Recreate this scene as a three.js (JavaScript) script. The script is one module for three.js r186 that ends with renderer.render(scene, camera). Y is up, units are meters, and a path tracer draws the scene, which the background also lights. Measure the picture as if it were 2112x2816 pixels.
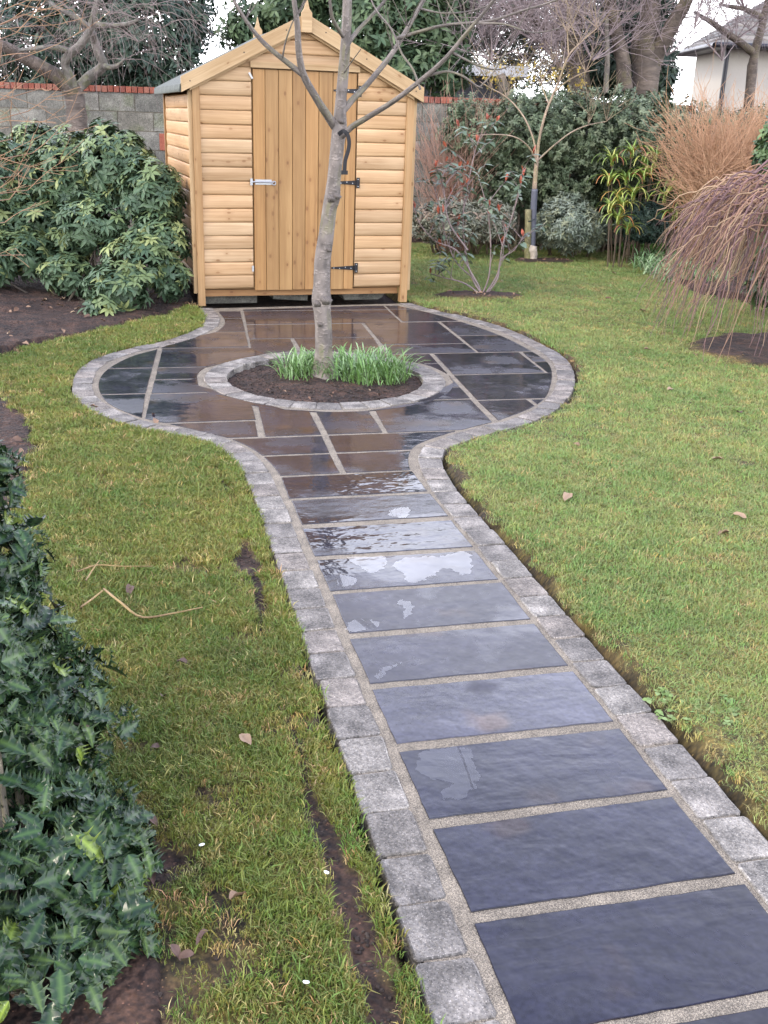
import * as THREE from 'three';
import { mergeGeometries } from 'three/addons/utils/BufferGeometryUtils.js';

// ---------- camera, sky, sun, exposure ----------
const scene = new THREE.Scene();
const camera = new THREE.PerspectiveCamera(52.6, 0.75, 0.05, 400);
camera.rotation.order = 'YXZ';
camera.position.set(0, 1.495, 0);
camera.rotation.set(-20.78 * Math.PI / 180, -14.0 * Math.PI / 180, 1.95 * Math.PI / 180);
scene.add(camera);

const renderer = new THREE.WebGLRenderer({ antialias: true });
renderer.toneMapping = THREE.LinearToneMapping;
renderer.toneMappingExposure = 1.68;
renderer.shadowMap.enabled = true;

// bright, thinly overcast winter sky: pale grey-blue cloud, a little brighter towards the horizon
{
  const w = 512, h = 256, d = new Float32Array(w * h * 4);
  const hash = (x, y) => { const s = Math.sin(x * 127.1 + y * 311.7) * 43758.5453; return s - Math.floor(s); };
  const clampS = (t) => Math.min(1, Math.max(0, t));
  const vn = (x, y, p) => { const xi = Math.floor(x), yi = Math.floor(y), fx = x - xi, fy = y - yi, a = fx * fx * (3 - 2 * fx), b = fy * fy * (3 - 2 * fy), m = (n) => ((n % p) + p) % p;
    return (hash(m(xi), yi) * (1 - a) + hash(m(xi + 1), yi) * a) * (1 - b) + (hash(m(xi), yi + 1) * (1 - a) + hash(m(xi + 1), yi + 1) * a) * b; };
  for (let j = 0; j < h; j++) for (let i = 0; i < w; i++) {
    const el = (j + .5) / h * Math.PI - Math.PI / 2, k = (j * w + i) * 4;
    const c = .5 * vn(i / w * 10, el * 5, 10) + .3 * vn(i / w * 24, el * 12, 24) + .2 * vn(i / w * 60, el * 30, 60);
    const up = Math.max(0, Math.sin(el)), s = clampS((up - .36) / .42), b = (2.9 - 1.97 * s * s * (3 - 2 * s)) * (.88 + .24 * c);
    const blue = .04 + .64 * Math.pow(up, 1.5);
    d[k] = b * (1 - blue * .62); d[k + 1] = b * (1 - blue * .47); d[k + 2] = b * (1 + blue * .30); d[k + 3] = 1;
  }
  const sky = new THREE.DataTexture(d, w, h, THREE.RGBAFormat, THREE.FloatType);
  sky.mapping = THREE.EquirectangularReflectionMapping; sky.magFilter = THREE.LinearFilter; sky.minFilter = THREE.LinearFilter; sky.needsUpdate = true;
  scene.background = sky; scene.environment = sky;
}
const sun = new THREE.DirectionalLight(0xfff1dd, 1.5);
sun.position.set(-9, 10.5, -2.5); sun.target.position.set(1.5, 0, -6);
sun.castShadow = true; sun.shadow.radius = 22; sun.shadow.mapSize.set(2048, 2048);
Object.assign(sun.shadow.camera, { left: -16, right: 16, top: 16, bottom: -16, near: .5, far: 60 });
scene.add(sun, sun.target);

// ---------- helpers ----------
const V = (x, y, z) => new THREE.Vector3(x, y, z);
const TAU = Math.PI * 2;
let seed = 1;
function rng(s) { let a = s >>> 0; return () => { a |= 0; a = a + 0x6D2B79F5 | 0; let t = Math.imul(a ^ a >>> 15, 1 | a); t = t + Math.imul(t ^ t >>> 7, 61 | t) ^ t; return ((t ^ t >>> 14) >>> 0) / 4294967296; }; }
const R0 = rng(77);
const lerp = (a, b, t) => a + (b - a) * t, clamp = (x, a = 0, b = 1) => Math.min(b, Math.max(a, x)), sstep = (a, b, x) => { const t = clamp((x - a) / (b - a)); return t * t * (3 - 2 * t); };
function h2(x, y) { let n = Math.imul(x | 0, 374761393) + Math.imul(y | 0, 668265263) | 0; n = Math.imul(n ^ n >>> 13, 1274126177); return ((n ^ n >>> 16) >>> 0) / 4294967296; }
function vnoise(x, y, p = 0, q = 0) {
  const xi = Math.floor(x), yi = Math.floor(y), fx = x - xi, fy = y - yi, a = fx * fx * (3 - 2 * fx), b = fy * fy * (3 - 2 * fy);
  const X0 = p ? ((xi % p) + p) % p : xi, X1 = p ? (X0 + 1) % p : xi + 1, Y0 = q ? ((yi % q) + q) % q : yi, Y1 = q ? (Y0 + 1) % q : yi + 1;
  return (h2(X0, Y0) * (1 - a) + h2(X1, Y0) * a) * (1 - b) + (h2(X0, Y1) * (1 - a) + h2(X1, Y1) * a) * b;
}
function fbm(x, y, o = 4, p = 0, q = 0) { let s = 0, a = .5, t = 0; for (let i = 0; i < o; i++) { s += a * vnoise(x, y, p, q); t += a; a *= .5; x = x * 2; y = y * 2; p *= 2; q *= 2; } return s / t; }

const names = new Map();
function numbered(n) { const k = names.get(n) || 0; names.set(n, k + 1); return k ? `${n}_${String(k).padStart(3, '0')}` : n; }
function shade(o) { o.traverse((m) => { if (m.isMesh) { m.castShadow = true; m.receiveShadow = true; } }); return o; }
function thing(name, label, category, pos = [0, 0, 0], group) {
  const o = new THREE.Group(); o.name = numbered(name); o.position.set(...pos); o.userData = { label, category };
  if (group) o.userData.group = group; scene.add(o); return o;
}
function structure(name) { const o = new THREE.Group(); o.name = numbered(name); o.userData = { kind: 'structure' }; scene.add(o); return o; }
function part(parent, name, geo, mat, stuff) {
  const m = new THREE.Mesh(geo, mat); m.name = name; m.castShadow = m.receiveShadow = true; if (stuff) m.userData.kind = 'stuff'; parent.add(m); return m;
}
function solo(name, geo, mat, data) { const m = new THREE.Mesh(geo, mat); m.name = numbered(name); m.castShadow = m.receiveShadow = true; m.userData = data; scene.add(m); return m; }

// collects faces into one geometry
class MB {
  constructor() { this.p = []; this.u = []; this.ix = []; this.c = null; this.n = []; }
  v(x, y, z, u = 0, w = 0) { this.p.push(x, y, z); this.u.push(u, w); return this.p.length / 3 - 1; }
  quad(a, b, c, d) { this.ix.push(a, b, c, a, c, d); }
  tri(a, b, c) { this.ix.push(a, b, c); }
  tube(pts, rad, seg = 6, wob = 0, cap = true) {
    const n = pts.length; let t0 = V(0, 0, 0).subVectors(pts[1], pts[0]).normalize();
    let nx = Math.abs(t0.y) < .9 ? V(0, 1, 0) : V(1, 0, 0); nx.addScaledVector(t0, -nx.dot(t0)).normalize();
    let L = 0, prev = -1;
    for (let i = 0; i < n; i++) {
      const t = V(0, 0, 0).subVectors(pts[Math.min(n - 1, i + 1)], pts[Math.max(0, i - 1)]).normalize();
      nx.addScaledVector(t, -nx.dot(t)).normalize(); const by = V(0, 0, 0).crossVectors(t, nx);
      if (i) L += pts[i].distanceTo(pts[i - 1]);
      const r = typeof rad === 'function' ? rad(i / (n - 1), L) : rad[i], st = this.p.length / 3;
      for (let k = 0; k <= seg; k++) {
        const a = k % seg / seg * TAU, rr = wob ? r * (1 + wob * (fbm(Math.cos(a) * 1.7 + 5 + L * 3, Math.sin(a) * 1.7 + L * 9, 3) - .5)) : r, cx = Math.cos(a) * rr, sx = Math.sin(a) * rr;
        this.v(pts[i].x + nx.x * cx + by.x * sx, pts[i].y + nx.y * cx + by.y * sx, pts[i].z + nx.z * cx + by.z * sx, k / seg * Math.max(.02, TAU * .03), L);
      }
      if (prev >= 0) for (let k = 0; k < seg; k++) this.quad(prev + k, prev + k + 1, st + k + 1, st + k);
      prev = st;
    }
    if (cap) { const c = this.v(pts[n - 1].x, pts[n - 1].y, pts[n - 1].z, 0, L); for (let k = 0; k < seg; k++) this.tri(prev + k, prev + k + 1, c); }
    return this;
  }
  box(x0, x1, y0, y1, z0, z1, uvAxis = 'x', off = 0) {
    const P = [[x0, y0, z0], [x1, y0, z0], [x1, y1, z0], [x0, y1, z0], [x0, y0, z1], [x1, y0, z1], [x1, y1, z1], [x0, y1, z1]];
    for (const f of [[0, 3, 2, 1], [4, 5, 6, 7], [0, 1, 5, 4], [3, 7, 6, 2], [0, 4, 7, 3], [1, 2, 6, 5]]) {
      const id = f.map((i) => { const q = P[i]; const al = uvAxis === 'x' ? q[0] : uvAxis === 'y' ? q[1] : q[2]; const ac = uvAxis === 'x' ? q[1] + q[2] : uvAxis === 'y' ? q[0] + q[2] : q[0] + q[1]; return this.v(...q, al + off, ac + off * 1.7); });
      this.quad(...id);
    }
    return this;
  }
  geo(flat = false) {
    const g = new THREE.BufferGeometry(); g.setAttribute('position', new THREE.Float32BufferAttribute(this.p, 3)); g.setAttribute('uv', new THREE.Float32BufferAttribute(this.u, 2)); g.setIndex(this.ix);
    if (this.c) g.setAttribute('color', new THREE.Float32BufferAttribute(this.c, 3));
    g.computeVertexNormals(); return g;
  }
}
function smooth(pts, rad, m = 5) {
  const c = new THREE.CatmullRomCurve3(pts, false, 'centripetal'), n = (pts.length - 1) * m, o = [], r = [];
  for (let i = 0; i <= n; i++) { const t = i / n; o.push(c.getPoint(t)); if (rad) { const f = t * (rad.length - 1), k = Math.min(rad.length - 2, Math.floor(f)); r.push(lerp(rad[k], rad[k + 1], f - k)); } }
  return [o, r];
}
function smooth2(pts, step) { // plan polyline [x,z] -> evenly spaced points
  const c = new THREE.CatmullRomCurve3(pts.map((p) => V(p[0], 0, p[1])), false, 'centripetal'); c.arcLengthDivisions = 600; const n = Math.max(2, Math.round(c.getLength() / step));
  return c.getSpacedPoints(n).map((p) => [p.x, p.z]);
}
function inPoly(x, z, P) { let k = false; for (let i = 0, j = P.length - 1; i < P.length; j = i++) { const a = P[i], b = P[j]; if ((a[1] > z) !== (b[1] > z) && x < (b[0] - a[0]) * (z - a[1]) / (b[1] - a[1]) + a[0]) k = !k; } return k; }
function edgeDist(x, z, P) { let m = 1e9; for (let i = 0, j = P.length - 1; i < P.length; j = i++) { const [ax, az] = P[j], [bx, bz] = P[i], dx = bx - ax, dz = bz - az, t = clamp(((x - ax) * dx + (z - az) * dz) / (dx * dx + dz * dz + 1e-9)); m = Math.min(m, Math.hypot(x - ax - dx * t, z - az - dz * t)); } return m; }

// textures
function tex(w, h, fn, srgb, repeat = [1, 1]) {
  const d = new Uint8Array(w * h * 4);
  for (let j = 0; j < h; j++) for (let i = 0; i < w; i++) { const c = fn(i / w, j / h, i, j), k = (j * w + i) * 4; if (typeof c === 'number') d[k] = d[k + 1] = d[k + 2] = clamp(c) * 255; else { d[k] = clamp(c[0], 0, 255); d[k + 1] = clamp(c[1], 0, 255); d[k + 2] = clamp(c[2], 0, 255); } d[k + 3] = 255; }
  const t = new THREE.DataTexture(d, w, h); t.wrapS = t.wrapT = THREE.RepeatWrapping; t.magFilter = THREE.LinearFilter; t.minFilter = THREE.LinearMipmapLinearFilter; t.generateMipmaps = true; t.repeat.set(...repeat); if (srgb) t.colorSpace = THREE.SRGBColorSpace; t.needsUpdate = true; return t;
}
const lin = (r, g, b) => new THREE.Color().setRGB(r, g, b);
const std = (o) => new THREE.MeshStandardMaterial({ side: THREE.DoubleSide, roughness: .8, ...o });
const phy = (o) => new THREE.MeshPhysicalMaterial({ side: THREE.DoubleSide, roughness: .8, ...o });

// pine: grain runs along u; one tile is 2 m by 1 m
const woodKnots = (() => { const r = rng(5), k = []; for (let i = 0; i < 38; i++) k.push([r(), r(), .0055 + r() * .0055, .6 + r() * .4]); return k; })();
function woodPix(u, v, dark) {
  let dv = 0, kn = 0;
  for (const [ku, kv, kr, ks] of woodKnots) {
    let du = u - ku, dw = v - kv; du -= Math.round(du); dw -= Math.round(dw); du *= 2; // metres
    const a = du / (kr * 1.5), b = dw / kr, q = a * a * .8 + b * b; if (q < 60) { dv += Math.exp(-q / 9) * Math.sign(dw + 1e-6) * kr * .9; kn = Math.max(kn, (1 - sstep(.55, 1.5, Math.sqrt(q))) * ks); if (q < 12) kn = Math.max(kn, .22 * ks * (1 - q / 12)); }
  }
  const w = v + dv + .012 * fbm(u * 3, v * 6, 3, 3, 6);
  const ring = fbm(u * 2, w * 60, 3, 2, 60), fine = fbm(u * 16, w * 300, 2, 16, 300), blot = fbm(u * 6, v * 8, 3, 6, 8);
  const g = (ring - .5) * 34 + (fine - .5) * 22 + (blot - .5) * 26;
  let c = [208 + g, 172 + g * 1.05, 124 + g * 1.05];
  return [lerp(c[0], 128, kn * .62), lerp(c[1], 88, kn * .66), lerp(c[2], 46, kn * .66)];
}
const woodMap = tex(1024, 1024, (u, v) => woodPix(u, v), true, [.5, 1]);
const woodBump = tex(512, 512, (u, v) => .6 * fbm(u * 8, v * 150, 2, 8, 150) + .4 * fbm(u * 4, v * 40, 2, 4, 40), false, [.5, 1]);
const woodTints = [[1, 1, 1], [.92, .90, .87], [1.05, .99, .93], [.87, .84, .80], [1, .93, .83]];
const boardMats = woodTints.map((t) => std({ map: woodMap, color: lin(t[0] * .72, t[1] * .73, t[2] * .80), roughness: .62, bumpMap: woodBump, bumpScale: .0006 }));
const doorMats = woodTints.map((t) => std({ map: woodMap, color: lin(t[0] * .50, t[1] * .43, t[2] * .31), roughness: .55, bumpMap: woodBump, bumpScale: .0006 }));
const paleWood = std({ map: woodMap, color: lin(.64, .66, .68), roughness: .68, bumpMap: woodBump, bumpScale: .0008 });
const postWood = std({ map: woodMap, color: lin(.56, .50, .42), roughness: .6, bumpMap: woodBump, bumpScale: .0008 });
const darkWood = std({ map: woodMap, color: lin(.6, .52, .42), roughness: .6 });

// wet slate: dark blue-grey, riven face
const rivenF = (u, v) => { const wx = fbm(u * 5, v * 5, 3, 5, 5), s = fbm(u * 7 + wx * 1.4, v * 26 + wx * 3, 4, 7, 26); const st = fbm(u * 3 + .3, v * 4, 3, 3, 4), terr = Math.floor(st * 7) / 7 + sstep(.55, 1, (st * 7) % 1) / 7; return .42 * s + .30 * terr + .28 * fbm(u * 40, v * 40, 3, 40, 40); };
const slateBump = tex(1024, 1024, rivenF, false, [.7, .7]);
const slateMap = tex(1024, 1024, (u, v) => { const a = fbm(u * 9, v * 9, 4, 9, 9), f = fbm(u * 120, v * 120, 2, 120, 120), rust = sstep(.60, .78, fbm(u * 6 + 3, v * 6 + 7, 4, 6, 6)), b = 58 + (a - .5) * 34 + (f - .5) * 26; return [b + rust * 26, b * 1.0 + rust * 12, b * 1.13 - rust * 4]; }, true, [.9, .9]);
const slateRough = tex(512, 512, (u, v) => { const a = fbm(u * 5 + 2, v * 5, 4, 5, 5), f = fbm(u * 60, v * 60, 2, 60, 60); return clamp(.20 + .42 * sstep(.42, .62, a) + (f - .5) * .2); }, false, [.8, .8]);
const slateTints = [[.37, .38, .49], [.31, .32, .43], [.46, .45, .53], [.36, .355, .42]];
const slateMats = slateTints.map((t) => phy({ map: slateMap, color: lin(...t), roughness: .5, roughnessMap: slateRough, bumpMap: slateBump, bumpScale: .0032, specularIntensity: 1, ior: 1.5 }));
const dryMat = phy({ map: slateMap, color: lin(.92, .92, 1.02), roughness: .85, roughnessMap: slateRough, bumpMap: slateBump, bumpScale: .003, ior: 1.5 });
const rivenMats = slateTints.map((t) => phy({ map: slateMap, color: lin(...t), roughness: .42, roughnessMap: slateRough, bumpMap: slateBump, bumpScale: .0052, ior: 1.5 }));
const patioTints = [[.56, .55, .62], [.46, .47, .56], [.62, .60, .64]];
const patioMats = patioTints.map((t) => phy({ map: slateMap, color: lin(...t), roughness: .5, roughnessMap: slateRough, bumpMap: slateBump, bumpScale: .0014, ior: 1.5 }));
// granite-look setts, sandy mortar
const speck = (u, v, n, s) => { const f = h2(Math.floor(u * n), Math.floor(v * n) + s * 977); return f; };
const settMap = tex(512, 512, (u, v) => { const a = fbm(u * 8, v * 8, 4, 8, 8), s = speck(u, v, 256, 1), f = fbm(u * 90, v * 90, 2, 90, 90); let b = 143 + (a - .5) * 105 + (f - .5) * 70; if (s > .97) b += 60; if (s < .08) b -= 42; return [b, b * .985, b * .965]; }, true, [2.2, 2.2]);
const settBump = tex(512, 512, (u, v) => .55 * fbm(u * 10, v * 10, 4, 10, 10) + .45 * fbm(u * 80, v * 80, 2, 80, 80), false, [2.2, 2.2]);
const settMats = [[.69, .65, .585], [.81, .77, .69], [.58, .55, .50], [.74, .67, .585]].map((t) => std({ map: settMap, color: lin(...t), roughness: .75, bumpMap: settBump, bumpScale: .009 }));
const mortarMap = tex(512, 512, (u, v) => { const s = speck(u, v, 200, 3), t = speck(u, v, 330, 5), a = fbm(u * 8, v * 8, 3, 8, 8); let b = 146 + (s - .5) * 88 + (t - .5) * 40 + (a - .5) * 40; return [b * 1.02, b * .97, b * .88]; }, true, [3, 3]);
const mortarBump = tex(512, 512, (u, v) => .5 * speck(u, v, 180, 3) + .5 * fbm(u * 60, v * 60, 2, 60, 60), false, [3, 3]);
const mortarMat = std({ map: mortarMap, color: lin(.66, .63, .58), roughness: .85, bumpMap: mortarBump, bumpScale: .003 });
// soil
const soilMap = tex(1024, 1024, (u, v) => { const a = fbm(u * 14, v * 14, 5, 14, 14), s = speck(u, v, 300, 9), f = fbm(u * 110, v * 110, 3, 110, 110); let b = 62 + (a - .5) * 70 + (f - .5) * 70; if (s > .985) b += 60; return [b * 1.08, b * .88, b * .76]; }, true, [1, 1]);
const soilBump = tex(512, 512, (u, v) => .5 * fbm(u * 18, v * 18, 4, 18, 18) + .5 * fbm(u * 70, v * 70, 3, 70, 70), false, [1, 1]);
const soilMat = std({ map: soilMap, color: lin(.70, .56, .46), roughness: .92, bumpMap: soilBump, bumpScale: .03 });
const lawnMat = std({ map: soilMap, vertexColors: true, roughness: .9, bumpMap: soilBump, bumpScale: .02 });
// bark, blocks
const barkMap = tex(256, 512, (u, v) => { const a = fbm(u * 6, v * 14, 4, 6, 14), l = sstep(.66, .8, fbm(u * 10, v * 90, 2, 10, 90)), m = sstep(.55, .75, fbm(u * 4 + 9, v * 6, 3, 4, 6)); const b = 182 + (a - .5) * 100 + l * 30; return [b * 1.0, b * .98 + m * 5, b * .94 - m * 18]; }, true, [8, 1.2]);
const barkBump = tex(256, 512, (u, v) => .6 * fbm(u * 6, v * 20, 4, 6, 20) + .4 * sstep(.6, .8, fbm(u * 10, v * 90, 2, 10, 90)), false, [8, 1.2]);
const bark = (r, g, b, s = .004) => std({ map: barkMap, color: lin(r, g, b), roughness: .8, bumpMap: barkBump, bumpScale: s });
const twigM = (r, g, b) => std({ color: lin(r, g, b), roughness: .75 });
const blockMap = tex(512, 512, (u, v) => { const a = fbm(u * 7, v * 7, 4, 7, 7), s = speck(u, v, 190, 2), f = fbm(u * 70, v * 70, 2, 70, 70), m = sstep(.56, .75, fbm(u * 3 + 4, v * 3, 4, 3, 3)); let b = 128 + (a - .5) * 60 + (s - .5) * 44 + (f - .5) * 30; return [b - m * 10, b * .985 - m * 6, b * .93 - m * 16]; }, true, [1.3, 1.3]);
const blockBump = tex(512, 512, (u, v) => .5 * speck(u, v, 170, 4) + .5 * fbm(u * 30, v * 30, 3, 30, 30), false, [1.3, 1.3]);

// ---------- ground ----------
{
  const g = new THREE.PlaneGeometry(300, 300); g.rotateX(-Math.PI / 2); g.translate(0, -.075, -20);
  const uv = g.attributes.uv; for (let i = 0; i < uv.count; i++) uv.setXY(i, uv.getX(i) * 300, uv.getY(i) * 300);
  solo('ground', g, soilMat, { kind: 'structure' });
}
// plan outlines [x, z] in metres
const settOutL = smooth2([[.455, -.7], [.455, -2], [.455, -3.4], [.452, -4.1], [.435, -4.5], [.369, -4.78], [.278, -4.93], [.128, -5.056], [-.019, -5.17], [-.172, -5.40], [-.296, -5.665], [-.35, -5.905], [-.36, -6.158], [-.334, -6.51], [-.258, -6.76], [-.047, -7.07], [.16, -7.255], [.36, -7.53], [.491, -7.82], [.546, -8.1], [.528, -8.6]], .152);
const settOutR = smooth2([[1.332, -.7], [1.33, -2], [1.33, -3.4], [1.335, -4.1], [1.38, -4.447], [1.431, -4.594], [1.567, -4.711], [1.77, -4.857], [1.956, -4.954], [2.168, -5.12], [2.377, -5.372], [2.578, -5.693], [2.785, -6.191], [2.876, -6.576], [2.876, -7.1], [2.828, -7.6], [2.654, -8.098], [2.467, -8.45], [2.36, -8.78]], .15);
const slabIn = [...smooth2([[.675, -8.50], [.69, -8.02], [.646, -7.78], [.562, -7.58], [.379, -7.42], [.153, -7.05], [-.009, -6.85], [-.151, -6.53], [-.206, -6.256], [-.205, -5.96], [-.143, -5.648], [.015, -5.366], [.098, -5.283], [.317, -5.06], [.441, -4.92], [.542, -4.70], [.598, -4.39], [.6, -4.2]], .05),
  ...smooth2([[1.198, -4.2], [1.2, -4.35], [1.243, -4.54], [1.322, -4.70], [1.509, -4.86], [1.671, -4.96], [1.867, -5.075], [2.155, -5.31], [2.305, -5.49], [2.427, -5.71], [2.637, -6.2], [2.701, -6.46], [2.714, -6.77], [2.676, -7.36], [2.529, -7.96], [2.4, -8.3], [2.2, -8.69]], .05)];
const ringC = [1.13, -6.13];

const path = structure('paved_path');
function shapeOf(poly, holes = []) { const s = new THREE.Shape(poly.map((p) => new THREE.Vector2(p[0], -p[1]))); for (const h of holes) s.holes.push(new THREE.Path(h.map((p) => new THREE.Vector2(p[0], -p[1])))); return s; }
function slabGeo(poly, top, thick, bev, uoff = [0, 0], holes = []) { // plan polygon -> bevelled slab with its top at height top
  const g = new THREE.ExtrudeGeometry(shapeOf(poly, holes), { depth: thick - bev, bevelEnabled: bev > 0, bevelThickness: bev, bevelSize: bev, bevelOffset: -bev, bevelSegments: 2, curveSegments: 4, steps: 1 });
  g.rotateX(-Math.PI / 2); g.translate(0, top - thick, 0);
  const uv = g.attributes.uv; for (let i = 0; i < uv.count; i++) uv.setXY(i, uv.getX(i) + uoff[0], uv.getY(i) + uoff[1]);
  return g;
}
{ // mortar bed
  const out = [...settOutL.map((p) => [p[0] + .02, p[1]]), ...[...settOutR].reverse().map((p) => [p[0] - .02, p[1]])];
  const hole = []; for (let i = 0; i < 48; i++) { const a = -i / 48 * TAU; hole.push([ringC[0] + .63 * Math.cos(a), ringC[1] + .63 * Math.sin(a)]); }
  part(path, 'mortar_bed', slabGeo(out, -.0022, .055, 0, [0, 0], [hole]), mortarMat);
}
// roughened edge of a slab: straight sides get small chips
function rough(poly, amp, step, r) {
  const o = []; const n = poly.length;
  for (let i = 0; i < n; i++) { const a = poly[i], b = poly[(i + 1) % n], L = Math.hypot(b[0] - a[0], b[1] - a[1]), k = Math.max(1, Math.round(L / step)), nx = -(b[1] - a[1]) / (L + 1e-9), nz = (b[0] - a[0]) / (L + 1e-9); const s0 = r() * 100; for (let j = 0; j < k; j++) { const t = j / k, e = j ? (vnoise(s0 + t * k * .6, 3.3) - .5) * 2 * amp + (r() - .5) * amp * .5 : 0; o.push([lerp(a[0], b[0], t) + nx * e, lerp(a[1], b[1], t) + nz * e]); } }
  return o;
}
const rS = rng(31);
const slabRows = [[-4.31, -4.043], [-4.008, -3.740], [-3.690, -3.421], [-3.382, -3.116], [-3.088, -2.806], [-2.772, -2.501], [-2.461, -2.191], [-2.152, -1.880], [-1.847, -1.574], [-1.543, -1.27], [-1.237, -.965], [-.93, -.7]];
slabRows.forEach(([a, b], i) => {
  const k = () => (rS() - .5) * .008;
  const q = [[.600 + k(), a + k()], [1.198 + k(), a + k()], [1.198 + k(), b + k()], [.600 + k(), b + k()]];
  part(path, 'slab', slabGeo(rough(q, .0022, .03, rS), rS() * .0016, .03, .002, [rS() * 3, rS() * 3]), i === 6 ? dryMat : (i < 4 ? rivenMats : slateMats)[[0, 3, 1, 2, 2, 2, 0, 1, 0, 1, 3, 0][i]]);
});
// patio flags: [x top-left, x top-right, z top, x bottom-left, x bottom-right, z bottom], cut to the outline and to the ring
const flags = [
  [.4, .85, -8.455, .4, .832, -8.165], [.4, .832, -8.14, .4, .80, -7.62],
  [.88, 2.08, -8.455, .842, 2.055, -7.9], [.88, 2.09, -8.66, .88, 2.083, -8.485], [2.11, 2.9, -8.66, 2.105, 2.9, -8.5], [2.10, 3.2, -8.475, 2.08, 3.2, -7.935],
  [-.5, .797, -7.595, -.5, .765, -7.085], [.838, 1.728, -7.87, .80, 1.70, -7.352], [1.76, 2.353, -7.895, 1.715, 2.318, -7.082], [2.385, 3.3, -7.9, 2.36, 3.3, -7.362], [2.36, 3.3, -7.335, 2.328, 3.3, -6.775],
  [.80, 1.09, -7.33, .74, 1.05, -6.5], [1.12, 1.70, -7.33, 1.10, 1.62, -6.5], [1.715, 2.318, -7.06, 1.70, 2.308, -6.77],
  [.185, .758, -7.06, .138, 1.0, -6.51], [-.8, .15, -7.05, -.8, .105, -6.515], [-.8, .102, -6.49, -.8, .05, -5.875], [-.8, .046, -5.848, -.8, .0, -5.0],
  [.135, 1.0, -6.487, .112, 1.0, -6.195], [.108, 1.0, -6.172, .082, 1.0, -5.865], [.078, .625, -5.838, .028, .60, -5.252], [-.2, .592, -5.225, -.2, .575, -4.945],
  [1.5, 1.963, -6.742, 1.28, 1.942, -6.47], [1.28, 1.94, -6.447, 1.28, 1.918, -6.148], [1.998, 2.61, -6.745, 1.953, 2.565, -6.142], [2.642, 3.4, -6.745, 2.612, 3.4, -6.452], [2.61, 3.4, -6.43, 2.585, 3.4, -6.13],
  [1.28, 1.915, -6.118, 1.28, 1.895, -5.833], [1.28, 1.892, -5.81, 1.2, 1.873, -5.555], [1.948, 3.2, -6.115, 1.905, 3.2, -5.515],
  [1.28, 1.868, -5.528, 1.235, 1.83, -4.935], [1.902, 2.195, -5.49, 1.87, 2.18, -4.8], [2.225, 3, -5.485, 2.21, 3, -4.8],
  [.66, .915, -5.8, .612, .893, -4.942], [.955, 1.248, -5.8, .928, 1.208, -4.942],
  [-.2, .89, -4.912, -.2, .878, -4.64], [.925, 2, -4.912, .913, 2, -4.64], [-.2, .876, -4.615, -.2, .868, -4.337], [.91, 2, -4.615, .90, 2, -4.337],
];
function clipConvex(sub, quad) { // Sutherland-Hodgman: sub cut to the convex quad
  let out = sub; let area = 0; for (let i = 0; i < 4; i++) { const a = quad[i], b = quad[(i + 1) % 4]; area += a[0] * b[1] - b[0] * a[1]; } const sg = Math.sign(area);
  for (let i = 0; i < 4; i++) {
    const a = quad[i], b = quad[(i + 1) % 4], side = (p) => sg * ((b[0] - a[0]) * (p[1] - a[1]) - (b[1] - a[1]) * (p[0] - a[0])); const inp = out; out = [];
    for (let j = 0; j < inp.length; j++) { const p = inp[j], q = inp[(j + 1) % inp.length], sp = side(p), sq = side(q); if (sp >= 0) out.push(p); if ((sp >= 0) !== (sq >= 0)) { const t = sp / (sp - sq); out.push([lerp(p[0], q[0], t), lerp(p[1], q[1], t)]); } }
  }
  return out;
}
for (const [a, b, z0, c, d, z1] of flags) {
  let P = clipConvex(slabIn, [[a, z0], [b, z0], [d, z1], [c, z1]]); if (P.length < 3) continue;
  P = rough(P, .0014, .03, rS).map((p) => { const dx = p[0] - ringC[0], dz = p[1] - ringC[1], r = Math.hypot(dx, dz); return r < .785 ? [ringC[0] + dx / r * .785, ringC[1] + dz / r * .785] : p; })
    .filter((p, i, A) => { const q = A[(i + A.length - 1) % A.length]; return Math.hypot(p[0] - q[0], p[1] - q[1]) > .004; });
  let ar = 0; for (let i = 0; i < P.length; i++) { const p = P[i], q = P[(i + 1) % P.length]; ar += p[0] * q[1] - q[0] * p[1]; } if (Math.abs(ar) < .006) continue;
  part(path, 'slab', slabGeo(P, rS() * .001, .03, .0012, [rS() * 4, rS() * 4]), patioMats[Math.floor(rS() * 3)]);
}
// setts along the edges and round the tree
function sett(quad, top) {
  const k = () => (rS() - .5) * .007; const q = quad.map(([x, z]) => [x + k(), z + k()]);
  const cx = (q[0][0] + q[2][0]) / 2, cz = (q[0][1] + q[2][1]) / 2, L = [];
  for (let i = 0; i < 4; i++) { const a = q[i], b = q[(i + 1) % 4], o = q[(i + 3) % 4], f = .075; L.push([lerp(a[0], o[0], f * .8), lerp(a[1], o[1], f * .8)], [lerp(a[0], b[0], f * .8) , lerp(a[1], b[1], f * .8)]); }
  const P = rough(L.map((p) => p), .0025, .025, rS); const g = slabGeo(P, top, .06, .0045, [rS() * 5, rS() * 5]);
  const p = g.attributes.position; const tx = (rS() - .5) * .03, tz = (rS() - .5) * .03; for (let i = 0; i < p.count; i++) if (p.getY(i) > top - .03) p.setY(i, p.getY(i) + (p.getX(i) - cx) * tx + (p.getZ(i) - cz) * tz);
  g.computeVertexNormals(); return g;
}
const edging = structure('sett_edging');
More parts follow.
